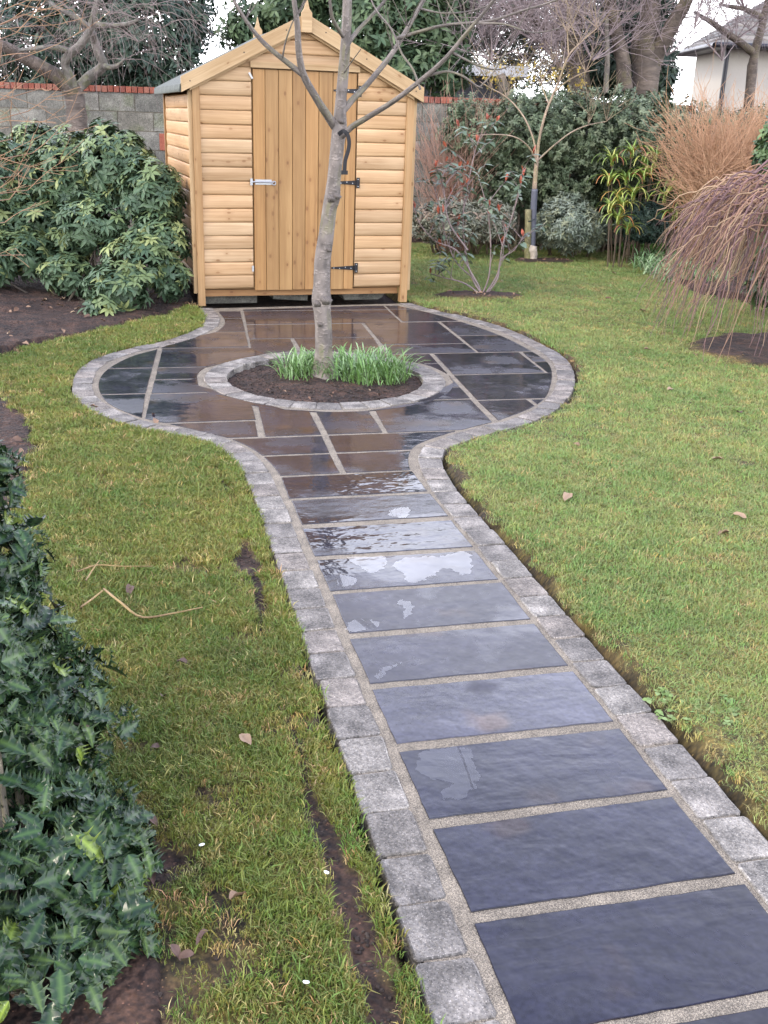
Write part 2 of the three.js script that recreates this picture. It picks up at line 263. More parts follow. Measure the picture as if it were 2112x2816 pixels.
for (const [L, sgn] of [[settOutL, 1], [settOutR, -1]]) for (let i = 0; i < L.length - 1; i++) {
  const a = L[i], b = L[i + 1], nrm = (k) => { const p = L[Math.max(0, k - 1)], q = L[Math.min(L.length - 1, k + 1)], dx = q[0] - p[0], dz = q[1] - p[1], l = Math.hypot(dx, dz); return [-dz / l * sgn, dx / l * sgn]; };
  const na = nrm(i), nb = nrm(i + 1), w = .113, f = .02, A = [lerp(a[0], b[0], f), lerp(a[1], b[1], f)], B = [lerp(b[0], a[0], f), lerp(b[1], a[1], f)];
  const Q = [A, B, [B[0] + nb[0] * w, B[1] + nb[1] * w], [A[0] + na[0] * w, A[1] + na[1] * w]]; if (sgn < 0) Q.reverse();
  part(edging, 'sett', sett(Q,      .003 + (rS() - .5) * .005), settMats[Math.floor(rS() * 4)]);
}
for (let i = 0; i < 31; i++) {
  const a0 = (i + .02) / 31 * TAU, a1 = (i + .98) / 31 * TAU, P = (a, r) => [ringC[0] + Math.cos(a) * r, ringC[1] + Math.sin(a) * r];
  part(edging, 'sett', sett([P(a0, .735), P(a1, .735), P(a1, .6), P(a0, .6)].reverse(), .004 + (rS() - .5) * .004), settMats[Math.floor(rS() * 4)]);
}
// standing water on the slabs
const waterMat = phy({ color: 0xffffff, roughness: .015, transmission: 1, thickness: 0, ior: 1.33, specularIntensity: .75 });
function puddle(pts) {
  const c = new THREE.CatmullRomCurve3(pts.map((p) => V(p[0], 0, p[1])), true, 'centripetal').getPoints(pts.length * 14).map((p) => [p.x + (fbm(p.x * 60, p.z * 60, 3) - .5) * .03, p.z + (fbm(p.x * 60 + 40, p.z * 60, 3) - .5) * .03]);
  const g = new THREE.ShapeGeometry(shapeOf(c)); g.rotateX(-Math.PI / 2); g.translate(0, .0035, 0); solo('puddle', g, waterMat, { kind: 'structure' });
}
puddle([[0.646, -2.14], [0.701, -2.148], [0.766, -2.13], [0.766, -2.077], [0.758, -1.999], [0.692, -1.937], [0.65, -1.95], [0.691, -2.001], [0.634, -2.034], [0.628, -2.074]]);
puddle([[0.714, -3.376], [0.77, -3.38], [0.843, -3.362], [0.832, -3.289], [0.778, -3.232], [0.749, -3.25], [0.734, -3.305]]);
puddle([[0.643, -3.223], [0.684, -3.229], [0.706, -3.181], [0.666, -3.138], [0.634, -3.154]]);
puddle([[0.897, -3.329], [0.972, -3.348], [1.061, -3.337], [1.096, -3.358], [1.161, -3.357], [1.141, -3.239], [1.093, -3.165], [1.063, -3.202], [1.031, -3.232], [0.965, -3.17], [0.882, -3.136], [0.878, -3.2], [0.861, -3.268]]);
puddle([[0.613, -2.875], [0.64, -2.89], [0.706, -2.859], [0.706, -2.833], [0.654, -2.816], [0.607, -2.818]]);
puddle([[0.808, -2.986], [0.831, -3.003], [0.845, -2.958], [0.82, -2.9], [0.785, -2.872], [0.812, -2.929]]);
puddle([[0.963, -3.806], [1.03, -3.855], [1.062, -3.841], [1.021, -3.745], [0.981, -3.751]]);
puddle([[0.619, -2.53], [0.642, -2.559], [0.683, -2.59], [0.711, -2.591], [0.674, -2.553], [0.632, -2.517]]);

// ---------- lawns and soil ----------
const gapR = settOutR.map((p, i) => [p[0] + .012 + .028 * vnoise(i * 1.7, 4.2), p[1]]), gapL = settOutL.map((p, i) => [p[0] - .008 - .018 * vnoise(i * 1.9, 8.1), p[1]]);
const lawnR = [...gapR, [2.42, -11.2], [3.0, -13.3], [4.19, -13.1], [5.2, -12.85], [5.93, -12.66], [6.02, -11.9], [5.8, -10.8], [5.54, -10.07], [5.33, -9.1], [5.7, -8.4], [6.8, -7.7], [7.2, -5.5], [5.6, -3], [3.5, -.7]];
const lawnL = [...gapL, [.50, -8.8], [.048, -8.134], [-.436, -7.544], [-.692, -7.248], [-.84, -6.97], [-1.3, -6.75], [-1.4, -6.3], [-.78, -5.9], [-.62, -5.5], [-.52, -4.94], [-.56, -3.9], [-.44, -2.9], [-.28, -2.2], [-.13, -1.8], [-.06, -1.5], [-.08, -.7]];
const mulches = [[4.8, -6.55, .92, .66], [3.09, -9.07, .43, .17], [4.68, -11.48, .38, .2]];
const inMulch = (x, z) => { let m = 0; for (const [cx, cz, rx, rz] of mulches) { const a = Math.hypot((x - cx) / rx, (z - cz) / rz) + (fbm(x * 6, z * 6, 3) - .5) * .35; m = Math.max(m, 1 - sstep(.88, 1.04, a)); } return m; };
const seamX = (z) => .352 + .012 * Math.sin(z * 3.1) + (vnoise(z * 5, 1) - .5) * .03;
const seamW = (z) => (z < -4.6 ? 0 : (.034 * sstep(-2.5, -1.5, z) + .05 * Math.max(0, vnoise(z * 3.3, 7) - .32) + (z > -3.62 && z < -3.32 ? .026 : 0) + .006) * sstep(-4.6, -4.3, z));
function openDist(x, z, P, from) { let m = 1e9; for (let i = from + 1; i < P.length; i++) { const [ax, az] = P[i - 1], [bx, bz] = P[i], dx = bx - ax, dz = bz - az, t = clamp(((x - ax) * dx + (z - az) * dz) / (dx * dx + dz * dz + 1e-9)); m = Math.min(m, Math.hypot(x - ax - dx * t, z - az - dz * t)); } return m; }
function bareL(x, z) { // 1 = bare soil
  const s = 1 - sstep(.7, 1.25, Math.abs(x - seamX(z)) / Math.max(1e-3, seamW(z)) + (fbm(x * 30, z * 30, 3) - .5) * .9);
  const d = openDist(x, z, lawnL, gapL.length); const n = fbm(x * 7 + 3, z * 7, 4);
  const border = (1 - sstep(.0, z > -2.6 ? .22 : .12, d + (n - .5) * (z > -2.6 ? .5 : .25)));
  const patch = sstep(.62, .72, n) * .55 + sstep(.66, .74, fbm(x * 22, z * 22 + 9, 3)) * .6;
  const muddy = sstep(.56, .68, fbm(x * 9, z * 9 + 40, 4)) * sstep(-2.6, -1.6, z) * (1 - sstep(.1, .3, x)) * .8;
  return clamp(Math.max(s, border, patch, muddy));
}
function bareR(x, z) { const e = z > -9 ? openDist(x, z, lawnR.slice(0, gapR.length), 0) : 1; return Math.max(inMulch(x, z), sstep(.70, .78, fbm(x * 6, z * 6, 4)) * .45, (1 - sstep(.0, .07, e + (fbm(x * 14, z * 14, 3) - .5) * .09)) * .85); }
function heightPatch(name, poly, bb, step, hFn, cFn, mat) {
  const nx = Math.ceil((bb[1] - bb[0]) / step), nz = Math.ceil((bb[3] - bb[2]) / step), b = new MB(); b.c = []; const id = new Int32Array((nx + 1) * (nz + 1)).fill(-1), ins = new Uint8Array((nx + 1) * (nz + 1));
  for (let j = 0; j <= nz; j++) for (let i = 0; i <= nx; i++) ins[j * (nx + 1) + i] = inPoly(bb[0] + i * step, bb[2] + j * step, poly) ? 1 : 0;
  const get = (i, j) => { const k = j * (nx + 1) + i; if (id[k] < 0) { const x = bb[0] + i * step, z = bb[2] + j * step; id[k] = b.v(x, ins[k] ? hFn(x, z) : -.07, z, x, z); b.c.push(...cFn(x, z)); } return id[k]; };
  for (let j = 0; j < nz; j++) for (let i = 0; i < nx; i++) { const k = j * (nx + 1) + i; if (ins[k] || ins[k + 1] || ins[k + nx + 1] || ins[k + nx + 2]) b.quad(get(i, j), get(i, j + 1), get(i + 1, j + 1), get(i + 1, j)); }
  return solo(name, b.geo(), mat, { kind: 'structure' });
}
const green = (x, z, bare) => { const n = fbm(x * 3, z * 3, 3); const g = [lerp(1.5, 2.4, n), lerp(2.3, 2.6, n), lerp(.6, .8, n)], s = [.64, .52, .43]; return g.map((v, i) => lerp(v, s[i], bare)); };
heightPatch('lawn', lawnL, [-1.45, .56, -8.9, -.68], .025, (x, z) => .002 + .012 * (fbm(x * 4, z * 4, 3) - .5) - bareL(x, z) * .016 + .012 * (fbm(x * 25, z * 25, 2) - .5), (x, z) => green(x, z, bareL(x, z)), lawnMat);
heightPatch('lawn', lawnR, [1.3, 7.3, -13.4, -.68], .05, (x, z) => .008 + .016 * (fbm(x * 2, z * 2, 3) - .5) + inMulch(x, z) * (.012 + .03 * fbm(x * 12, z * 12, 3)), (x, z) => green(x, z, bareR(x, z)), lawnMat);
const white3 = () => [1, 1, 1];
const bedR = [[2.3, -11.2], ...lawnR.slice(gapR.length, gapR.length + 11).map((p) => [p[0] - .05, p[1] + .05]), [7.5, -7.4], [12, -9], [12, -16], [2.3, -16]];
heightPatch('flower_bed', bedR, [2.3, 12, -16, -7.2], .09, (x, z) => .01 + .08 * fbm(x * 3, z * 3, 4) + .04 * fbm(x * 12, z * 12, 2), white3, soilMat);
const bedL = [[.52, -8.86], [.048, -8.1], [-.436, -7.51], [-.692, -7.21], [-.84, -6.93], [-1.3, -6.7], [-3.5, -6.3], [-4, -15], [.4, -15]];
heightPatch('flower_bed', [[.52, -8.86], [.048, -8.1], [-.436, -7.51], [-.692, -7.21], [-.84, -6.93], [-1.3, -6.7], [-3.5, -6.3], [-4, -15], [.55, -15]], [-4, .6, -15, -6.2], .06, (x, z) => -.03 + .06 * fbm(x * 3, z * 3, 4) + .03 * fbm(x * 16, z * 16, 2) + .12 * sstep(.2, 1.6, -.3 - x), white3, soilMat);
heightPatch('flower_bed', [[-.03, -.7], [-.01, -1.5], [-.06, -1.9], [-.22, -2.3], [-.38, -2.9], [-.5, -3.9], [-.46, -4.95], [-.56, -5.5], [-.72, -5.9], [-1.35, -6.35], [-2, -6.2], [-2, -.7]], [-2, .05, -6.4, -.7], .03, (x, z) => -.03 + .035 * fbm(x * 5, z * 5, 4) + .02 * fbm(x * 24, z * 24, 2), white3, soilMat);
{ // soil inside the ring of setts
  const P = []; for (let i = 0; i < 40; i++) P.push([ringC[0] + .615 * Math.cos(i / 40 * TAU), ringC[1] + .615 * Math.sin(i / 40 * TAU)]);
  heightPatch('tree_pit_soil', P, [.5, 1.76, -6.76, -5.5], .02, (x, z) => { const r = Math.hypot(x - ringC[0], z - ringC[1]); return -.032 + .04 * (1 - sstep(.1, .6, r)) + .025 * (fbm(x * 14, z * 14, 4) - .4); }, white3, soilMat);
}
// grass: short mown blades in tufts
function tuftGeo(n, h, spread, s) {
  const r = rng(s), b = new MB();
  for (let i = 0; i < n; i++) {
    const a = r() * TAU, d = Math.sqrt(r()) * spread, x = Math.cos(a) * d, z = Math.sin(a) * d, f = r() * TAU, w = .0007 + r() * .0007, hh = h * (.45 + r() * .75), le = hh * (.3 + r() * 1.25), la = r() * TAU, cx = Math.cos(f) * w, cz = Math.sin(f) * w, lx = Math.cos(la) * le, lz = Math.sin(la) * le;
    const i0 = b.v(x - cx, -.004, z - cz), i1 = b.v(x + cx, -.004, z + cz), i2 = b.v(x + cx * .9 + lx * .35, hh * .6, z + cz * .9 + lz * .35), i3 = b.v(x - cx * .9 + lx * .35, hh * .6, z - cz * .9 + lz * .35), i4 = b.v(x + lx, hh * .9, z + lz);
    b.quad(i0, i1, i2, i3); b.tri(i3, i2, i4);
  }
  return b.geo();
}
const grassMat = std({ color: 0xffffff, roughness: .62 });
function grass(name, poly, bb, bareFn, dens, s, tone, label) {
  const r = rng(s), geos = [tuftGeo(16, .016, .020, s + 1), tuftGeo(17, .019, .024, s + 2), tuftGeo(15, .013, .019, s + 3), tuftGeo(17, .017, .026, s + 4)], lists = geos.map(() => []);
  const stepx = .25, cellA = stepx * stepx; const c = new THREE.Color();
  for (let x = bb[0]; x < bb[1]; x += stepx) for (let z = bb[2]; z < bb[3]; z += stepx) {
    const cx = x + .125, cz = z + .125, f = .242 * cx - .97 * cz, l = .97 * cx + .242 * cz; if (f < 1.0 || Math.abs(l) > f * .5 + .5) continue;
    const n = Math.round(dens(f) * cellA);
    for (let i = 0; i < n; i++) {
      const px = x + r() * stepx, pz = z + r() * stepx; if (!inPoly(px, pz, poly)) continue; const bare = bareFn(px, pz); if (r() < bare * 1.04) continue;
      lists[Math.floor(r() * 4)].push([px, pz, bare]);
    }
  }
  const o = new THREE.Group(); o.name = numbered(name); o.userData = { kind: 'stuff', label, category: 'grass' }; scene.add(o);
  lists.forEach((Ls, gi) => {
    const im = new THREE.InstancedMesh(geos[gi], grassMat, Ls.length), m = new THREE.Matrix4(), q = new THREE.Quaternion(), e = new THREE.Euler();
    Ls.forEach(([px, pz, bare], i) => {
      const f = .242 * px - .97 * pz, sc = (.75 + r() * .55) * (1 + .10 * Math.max(0, f - 2.5)) * lerp(1, .7, bare); e.set((r() - .5) * .4, r() * TAU, (r() - .5) * .4); q.setFromEuler(e);
      m.compose(V(px, .003, pz), q, V(sc, sc * (.8 + r() * .4) / (1 + .05 * Math.max(0, f - 2.5)), sc)); im.setMatrixAt(i, m);
      const n = fbm(px * 2.2, pz * 2.2, 3), n2 = fbm(px * 9 + 20, pz * 9, 3), y = clamp(n * .9 - .1 + (n2 - .5) * .9 + (r() - .5) * .35), straw = r() < .03 + .08 * sstep(.55, .7, n2) + bare * .2;
      if (straw) c.setRGB(.36 + r() * .14, .27 + r() * .12, .10 + r() * .05); else c.setRGB(lerp(tone[0], tone[3], y) * (.75 + r() * .5), lerp(tone[1], tone[4], y) * (.78 + r() * .44), lerp(tone[2], tone[5], y));
      im.setColorAt(i, c);
    });
    im.name = 'grass_tufts'; im.userData.kind = 'stuff'; im.castShadow = im.receiveShadow = true; o.add(im);
  });
}
grass('lawn_grass', lawnL, [-1.4, .55, -8.9, -.9], bareL, (f) => f < 3 ? 9000 : f < 5 ? 6000 : 3600, 11, [.105, .15, .022, .21, .21, .036], 'short mown grass of the narrow lawn left of the path');
grass('lawn_grass', lawnR, [1.3, 7.2, -13.4, -.9], bareR, (f) => f < 3.2 ? 8000 : f < 5 ? 5200 : f < 8 ? 3000 : 1600, 12, [.16, .23, .058, .31, .325, .105], 'short mown grass of the wide lawn right of the path');

// ---------- shed ----------
// local axes: x along the front, y up, z towards the path; origin at the front left post
const shed = thing('garden_shed', 'timber garden shed with log-effect cladding, plank door and felted apex roof', 'shed', [.535, 0, -8.735]);
shed.rotation.y = Math.atan2(.0696, .9976);
const rB = rng(8);
// a round-faced board between y0 and y1; the ends may slope
function boardGeo(y0, y1, xl, xr, zf, thick, bulge) {
  const b = new MB(), h = y1 - y0, off = rB() * 40, pr = []; const N = 7;
  pr.push([y0 + .001, zf - thick]); for (let i = 0; i <= N; i++) { const t = i / N; pr.push([y0 + .0015 + (h - .003) * t, zf + bulge * (Math.sin(Math.PI * (.06 + t * .80)) - .1)]); } pr.push([y1 - .001, zf - thick]);
  const row = pr.map(([y, z], k) => { const a = xl(y), c = xr(y); return [b.v(a, y, z, a + off, y + k * .002 + off * .37), b.v(c, y, z, c + off, y + k * .002 + off * .37)]; });
  for (let i = 0; i < row.length - 1; i++) b.quad(row[i][0], row[i][1], row[i + 1][1], row[i + 1][0]);
  for (const s of [0, 1]) { const c = b.v(s ? xr((y0 + y1) / 2) : xl((y0 + y1) / 2), (y0 + y1) / 2, zf - thick, off, off); for (let i = 0; i < pr.length - 1; i++) { const A = b.v(...[0, 1, 2].map((k) => b.p[row[i][s] * 3 + k]), off, off + pr[i][0]), B = b.v(...[0, 1, 2].map((k) => b.p[row[i + 1][s] * 3 + k]), off, off + pr[i + 1][0]); s ? b.tri(A, c, B) : b.tri(A, B, c); } }
  return b.geo();
}
const roofY = (x) => x < .885 ? 1.694 + .5 * x : 1.694 + .5 * (1.77 - x); // underside of the roof at the front
const pitch = .1062;
const fw = new THREE.Group(); fw.name = 'front_wall'; shed.add(fw);
for (let k = 0; k < 19; k++) {
  const y0 = .137 + k * pitch, y1 = y0 + pitch; if (y0 > 2.09) break;
  const m = () => boardMats[Math.floor(rB() * 5)];
  const cl = (y) => Math.max(.058, (y - 1.694) / .5 + .0), cr = (y) => Math.min(1.748, 1.77 - (y - 1.694) / .5);
  if (y1 < 1.86) { part(fw, 'board', boardGeo(y0, y1, cl, () => .462, .004, .018, .0075), m()); part(fw, 'board', boardGeo(y0, y1, () => 1.332, cr, .004, .018, .0075), m()); }
  else if (y0 < 1.83) { part(fw, 'board', boardGeo(y0, y1, cl, () => .458, .004, .018, .0075), m()); part(fw, 'board', boardGeo(y0, y1, () => 1.338, cr, .004, .018, .0075), m()); }
  else part(fw, 'board', boardGeo(y0, Math.min(y1, 2.125), cl, cr, .004, .018, .0075), m());
}
// left and right side walls (boards run back), rear wall
const sideM = std({ map: woodMap, color: lin(.86, .77, .72), roughness: .55, bumpMap: woodBump, bumpScale: .0006 });
for (const [nm, X, s] of [['left_wall', -.002, -1], ['right_wall', 1.812, 1]]) {
  const g = new THREE.Group(); g.name = nm; shed.add(g);
  for (let k = 0; k < 14; k++) {
    const y0 = .137 + k * pitch + (s < 0 ? .006 : 0), y1 = Math.min(y0 + pitch, 1.66), geo = boardGeo(y0, y1, () => 0, () => 1.76, 0, .018, .0075);
    geo.rotateY(s > 0 ? Math.PI / 2 : -Math.PI / 2); geo.translate(X, 0, s > 0 ? -.05 : -1.81);
    part(g, 'board', geo, s < 0 && k % 3 ? sideM : boardMats[k % 5]);
  }
}
part(shed, 'rear_wall', new MB().box(.0, 1.81, .1, 1.66, -1.87, -1.835).geo(), boardMats[3]);
{ const s = new THREE.Shape([[.03, .13], [1.78, .13], [1.78, 1.67], [.885, 2.15], [.03, 1.67]].map((p) => new THREE.Vector2(...p))); for (const z of [-.05, -1.86]) { const g = new THREE.ExtrudeGeometry(s, { depth: .02, bevelEnabled: false }); g.translate(0, 0, z); part(shed, 'inner_lining', g, darkWood); } }
const postGeo = (x0, x1, y0, y1, z0, z1) => new MB().box(x0, x1, y0, y1, z0, z1, 'y', rB() * 9).geo();
part(shed, 'corner_post', postGeo(.0, .058, 0, 1.72, -.04, .024), postWood);
part(shed, 'corner_post', postGeo(1.749, 1.812, 0, 1.70, -.04, .024), postWood);
part(shed, 'corner_trim', postGeo(-.03, -.002, .1, 1.67, -.045, .004), paleWood);
part(shed, 'corner_trim', postGeo(-.022, .02, .02, 1.66, -1.87, -1.815), doorMats[1]);
part(shed, 'corner_trim', postGeo(1.814, 1.84, .1, 1.67, -.045, .004), paleWood);
// door
const door = new THREE.Group(); door.name = 'door'; shed.add(door);
const planks = [.474, .572, .680, .793, .900, 1.008, 1.123, 1.236, 1.322];
for (let i = 0; i < 8; i++) {
  const b = new MB(), x0 = planks[i] + .0015, x1 = planks[i + 1] - .0015, off = rB() * 30, y0 = .122 + (rB() - .5) * .003, y1 = 1.824, z = .012, c = .0035;
  const pr = [[x0, z - .018], [x0, z - c], [x0 + c, z], [x1 - c, z], [x1, z - c], [x1, z - .018]], lo = pr.map((p, k) => b.v(p[0], y0, p[1], y0 + off, p[0] + off * .7)), hi = pr.map((p) => b.v(p[0], y1, p[1], y1 + off, p[0] + off * .7));
  for (let k = 0; k < 5; k++) b.quad(lo[k], lo[k + 1], hi[k + 1], hi[k]); for (const [e, yy] of [[lo, y0], [hi, y1]]) { const v = pr.map((p) => b.v(p[0], yy, p[1], off, p[0])); for (let k = 1; k < 5; k++) b.tri(v[0], v[k], v[k + 1]); }
  part(door, 'plank', b.geo(), doorMats[Math.floor(rB() * 5)]);
}
part(shed, 'lintel', new MB().box(.455, 1.338, 1.834, 1.877, .006, .036, 'x', 3).geo(), paleWood);
const blackIron = std({ color: lin(.012, .012, .016), roughness: .35, metalness: .4 }), zinc = std({ color: lin(.42, .43, .44), roughness: .38, metalness: .95 });
for (const y of [1.694, .990, .298]) {
  const s = new THREE.Shape([[1.128, y - .006], [1.318, y - .017], [1.318, y + .017], [1.128, y + .006]].map((p) => new THREE.Vector2(...p)));
  const g = new THREE.ExtrudeGeometry(s, { depth: .003, bevelEnabled: true, bevelThickness: .001, bevelSize: .001, bevelSegments: 1 }); g.translate(0, 0, .0135);
  const pl = new THREE.BoxGeometry(.028, .082, .004); pl.translate(1.345, y, .0225); const kn = new THREE.CylinderGeometry(.006, .006, .04, 10); kn.translate(1.326, y, .019);
  const hg = part(shed, 'hinge', mergeGeometries([(g.index ? g.toNonIndexed() : g), pl.toNonIndexed(), kn.toNonIndexed()]), blackIron);
  for (const [x, dy, z] of [[1.15, 0, .0175], [1.2, -.004, .0175], [1.25, .005, .0175], [1.3, -.004, .0175], [1.345, .028, .0245], [1.345, -.028, .0245]]) { const c = new THREE.CylinderGeometry(.0045, .0045, .002, 8); c.rotateX(Math.PI / 2); c.translate(x, y + dy, z); part(hg, 'screw', c, zinc); }
}
{ // bolt on the door edge
  const pl = new THREE.BoxGeometry(.135, .040, .003); pl.translate(.552, .985, .0155); const bolt = part(shed, 'bolt', pl, zinc);
  const rod = new THREE.CylinderGeometry(.0065, .0065, .19, 10); rod.rotateZ(Math.PI / 2); rod.translate(.54, .986, .025); part(bolt, 'rod', rod, zinc);
  const lp = new THREE.TorusGeometry(.014, .0045, 8, 16); lp.translate(.637, .978, .022); part(bolt, 'handle', lp, zinc);
  for (const x of [.515, .585]) { const t = new THREE.TorusGeometry(.010, .004, 6, 12, Math.PI); t.rotateY(Math.PI / 2); t.rotateZ(-Math.PI / 2); t.rotateX(0); t.translate(x, .986, .018); part(bolt, 'guide', t, zinc); }
  const kp = new THREE.BoxGeometry(.02, .052, .012); kp.translate(.452, .986, .025); part(bolt, 'keeper', kp, zinc);
  const b1 = new THREE.BoxGeometry(.014, .05, .006); b1.rotateZ(.55); b1.translate(.458, 1.775, .022); part(shed, 'turn_button', b1, zinc);
  const b2 = new THREE.BoxGeometry(.016, .046, .006); b2.translate(.456, .30, .022); part(shed, 'turn_button', b2, zinc);
}
// roof
const feltMap = tex(256, 256, (u, v) => { const s = speck(u, v, 128, 6), a = fbm(u * 5, v * 5, 3, 5, 5), b = 96 + (s - .5) * 46 + (a - .5) * 22; return [b * .96, b * 1.0, b * .92]; }, true, [3, 3]);
const feltMat = std({ map: feltMap, roughness: .9 });
for (const s of [-1, 1]) {
  const b = new MB(), apx = .885, apy = 2.186, ex = s < 0 ? -.095 : 1.88, ey = apy - .5 * .005 - Math.abs(ex - apx) * .5, z0 = .052, z1 = -1.89, t = .022;
  const pr = [[apx, apy], [ex, ey], [ex - s * -.006, ey - .055], [ex - s * .012, ey - .056], [ex - s * .012, ey - t], [apx, apy - t]];
  const A = pr.map((p, k) => b.v(p[0], p[1], z0, k * .2, 0)), B = pr.map((p, k) => b.v(p[0], p[1], z1, k * .2, 2)); for (let k = 0; k < 6; k++) { const n = (k + 1) % 6; b.quad(A[k], A[n], B[n], B[k]); } const c = pr.map((p) => b.v(p[0], p[1], z0, p[0], p[1])); for (let k = 1; k < 5; k++) b.tri(c[0], c[k], c[k + 1]);
  part(shed, 'roof_felt', b.geo(), feltMat);
  const dk = new MB(); const d0 = [[apx, apy - .026], [ex + (s < 0 ? .03 : -.03), ey - .011], [ex + (s < 0 ? .03 : -.03), ey - .026], [apx, apy - .041]]; const a2 = d0.map((p) => dk.v(p[0], p[1], .012, p[0], p[1])), b2 = d0.map((p) => dk.v(p[0], p[1], -1.88, p[0], p[1])); for (let k = 0; k < 4; k++) dk.quad(a2[k], a2[(k + 1) % 4], b2[(k + 1) % 4], b2[k]); part(shed, 'roof_deck', dk.geo(), darkWood);
}
function slope(x0, y0, x1, y1, h, z0, z1, off) { // plank along a slope, top edge from (x0,y0) to (x1,y1)
  const b = new MB(), P = [[x0, y0], [x1, y1], [x1, y1 - h], [x0, y0 - h]], L = Math.hypot(x1 - x0, y1 - y0), uvs = [[0, 0], [L, 0], [L, h], [0, h]], ft = P.map((p, k) => b.v(p[0], p[1], z1, uvs[k][0] + off, uvs[k][1] + off)), bk = P.map((p, k) => b.v(p[0], p[1], z0, uvs[k][0] + off, uvs[k][1] + off));
  b.quad(ft[0], ft[3], ft[2], ft[1]); const e = P.map((p, k) => [b.v(p[0], p[1], z1, uvs[k][0] + off, off), b.v(p[0], p[1], z0, uvs[k][0] + off, off + .02)]); for (let k = 0; k < 4; k++) { const n = (k + 1) % 4; b.quad(e[k][0], e[n][0], e[n][1], e[k][1]); } b.quad(...bk); return b.geo();
}
for (const s of [-1, 1]) {
  const ex = s < 0 ? -.088 : 1.872, ey = 2.234 - Math.abs(ex - .885) * .5;
  const bb = part(shed, 'bargeboard', slope(.885 + s * .003, 2.232, ex, ey, .112, .056, .078, s * 2.3 + 5), paleWood);
  part(shed, 'gable_batten', slope(.885 + s * .003, 2.125, s < 0 ? -.02 : 1.80, 2.125 - (s < 0 ? .905 : .915) * .5, .022, .016, .050, s + 3), paleWood);
  for (const t of [.16, .5, .93]) { const nail = new THREE.CylinderGeometry(.005, .005, .002, 8); nail.rotateX(Math.PI / 2); nail.translate(lerp(.885, ex, t), lerp(2.234, ey, t) - .055 - .02 * (t - .5), .079); part(bb, 'nail', nail, blackIron); }
}
for (const z of [.088, -1.90]) { const f = new THREE.Shape([[.846, 2.10], [.926, 2.10], [.926, 2.235], [.905, 2.262], [.886, 2.345], [.866, 2.262], [.846, 2.235]].map((p) => new THREE.Vector2(...p))); const g = new THREE.ExtrudeGeometry(f, { depth: .018, bevelEnabled: true, bevelThickness: .002, bevelSize: .002, bevelSegments: 1 }); g.translate(0, 0, z - (z < 0 ? .02 : .008)); part(shed, 'finial', g, paleWood); }
// floor frame on blocks
part(shed, 'floor_bearer', new MB().box(.06, 1.748, .066, .118, -.10, -.05, 'x', 7).geo(), std({ map: woodMap, color: lin(.5, .4, .3), roughness: .6 }));
part(shed, 'floor', new MB().box(.0, 1.81, .122, .135, -1.84, -.06, 'x', 2).geo(), darkWood);
const blk = std({ map: blockMap, color: lin(.74, .75, .73), roughness: .9, bumpMap: blockBump, bumpScale: .004 });
for (const [x, w, y, r, lab] of [[.28, .44, .05, 0, 'dark concrete block under the left end of the shed'], [.80, .30, .055, -.07, 'tilted concrete block under the middle of the shed'], [1.46, .46, .05, 0, 'broken concrete block under the right end of the shed']]) {
  const sh = x > 1 ? new THREE.Shape([[-w / 2, .05], [w / 2, .05], [w / 2 - .06, -.04], [w / 2 - .1, -.06], [-w / 2 + .06, -.06], [-w / 2 + .02, .01]].map((p) => new THREE.Vector2(...p))) : new THREE.Shape([[-w / 2, .045], [w / 2, .045], [w / 2, -.07], [-w / 2, -.07]].map((p) => new THREE.Vector2(...p)));
  const g = new THREE.ExtrudeGeometry(sh, { depth: .2, bevelEnabled: true, bevelThickness: .004, bevelSize: .004, bevelSegments: 1 });
  const m = solo('concrete_block', g, blk, { label: lab, category: 'block', group: 'blocks under the shed' }); m.position.set(.535 + x * .9976, y + .015 * (r === 0 ? 0 : 1), -8.735 - x * .0696 - .42); m.rotation.set(0, shed.rotation.y, r);
}

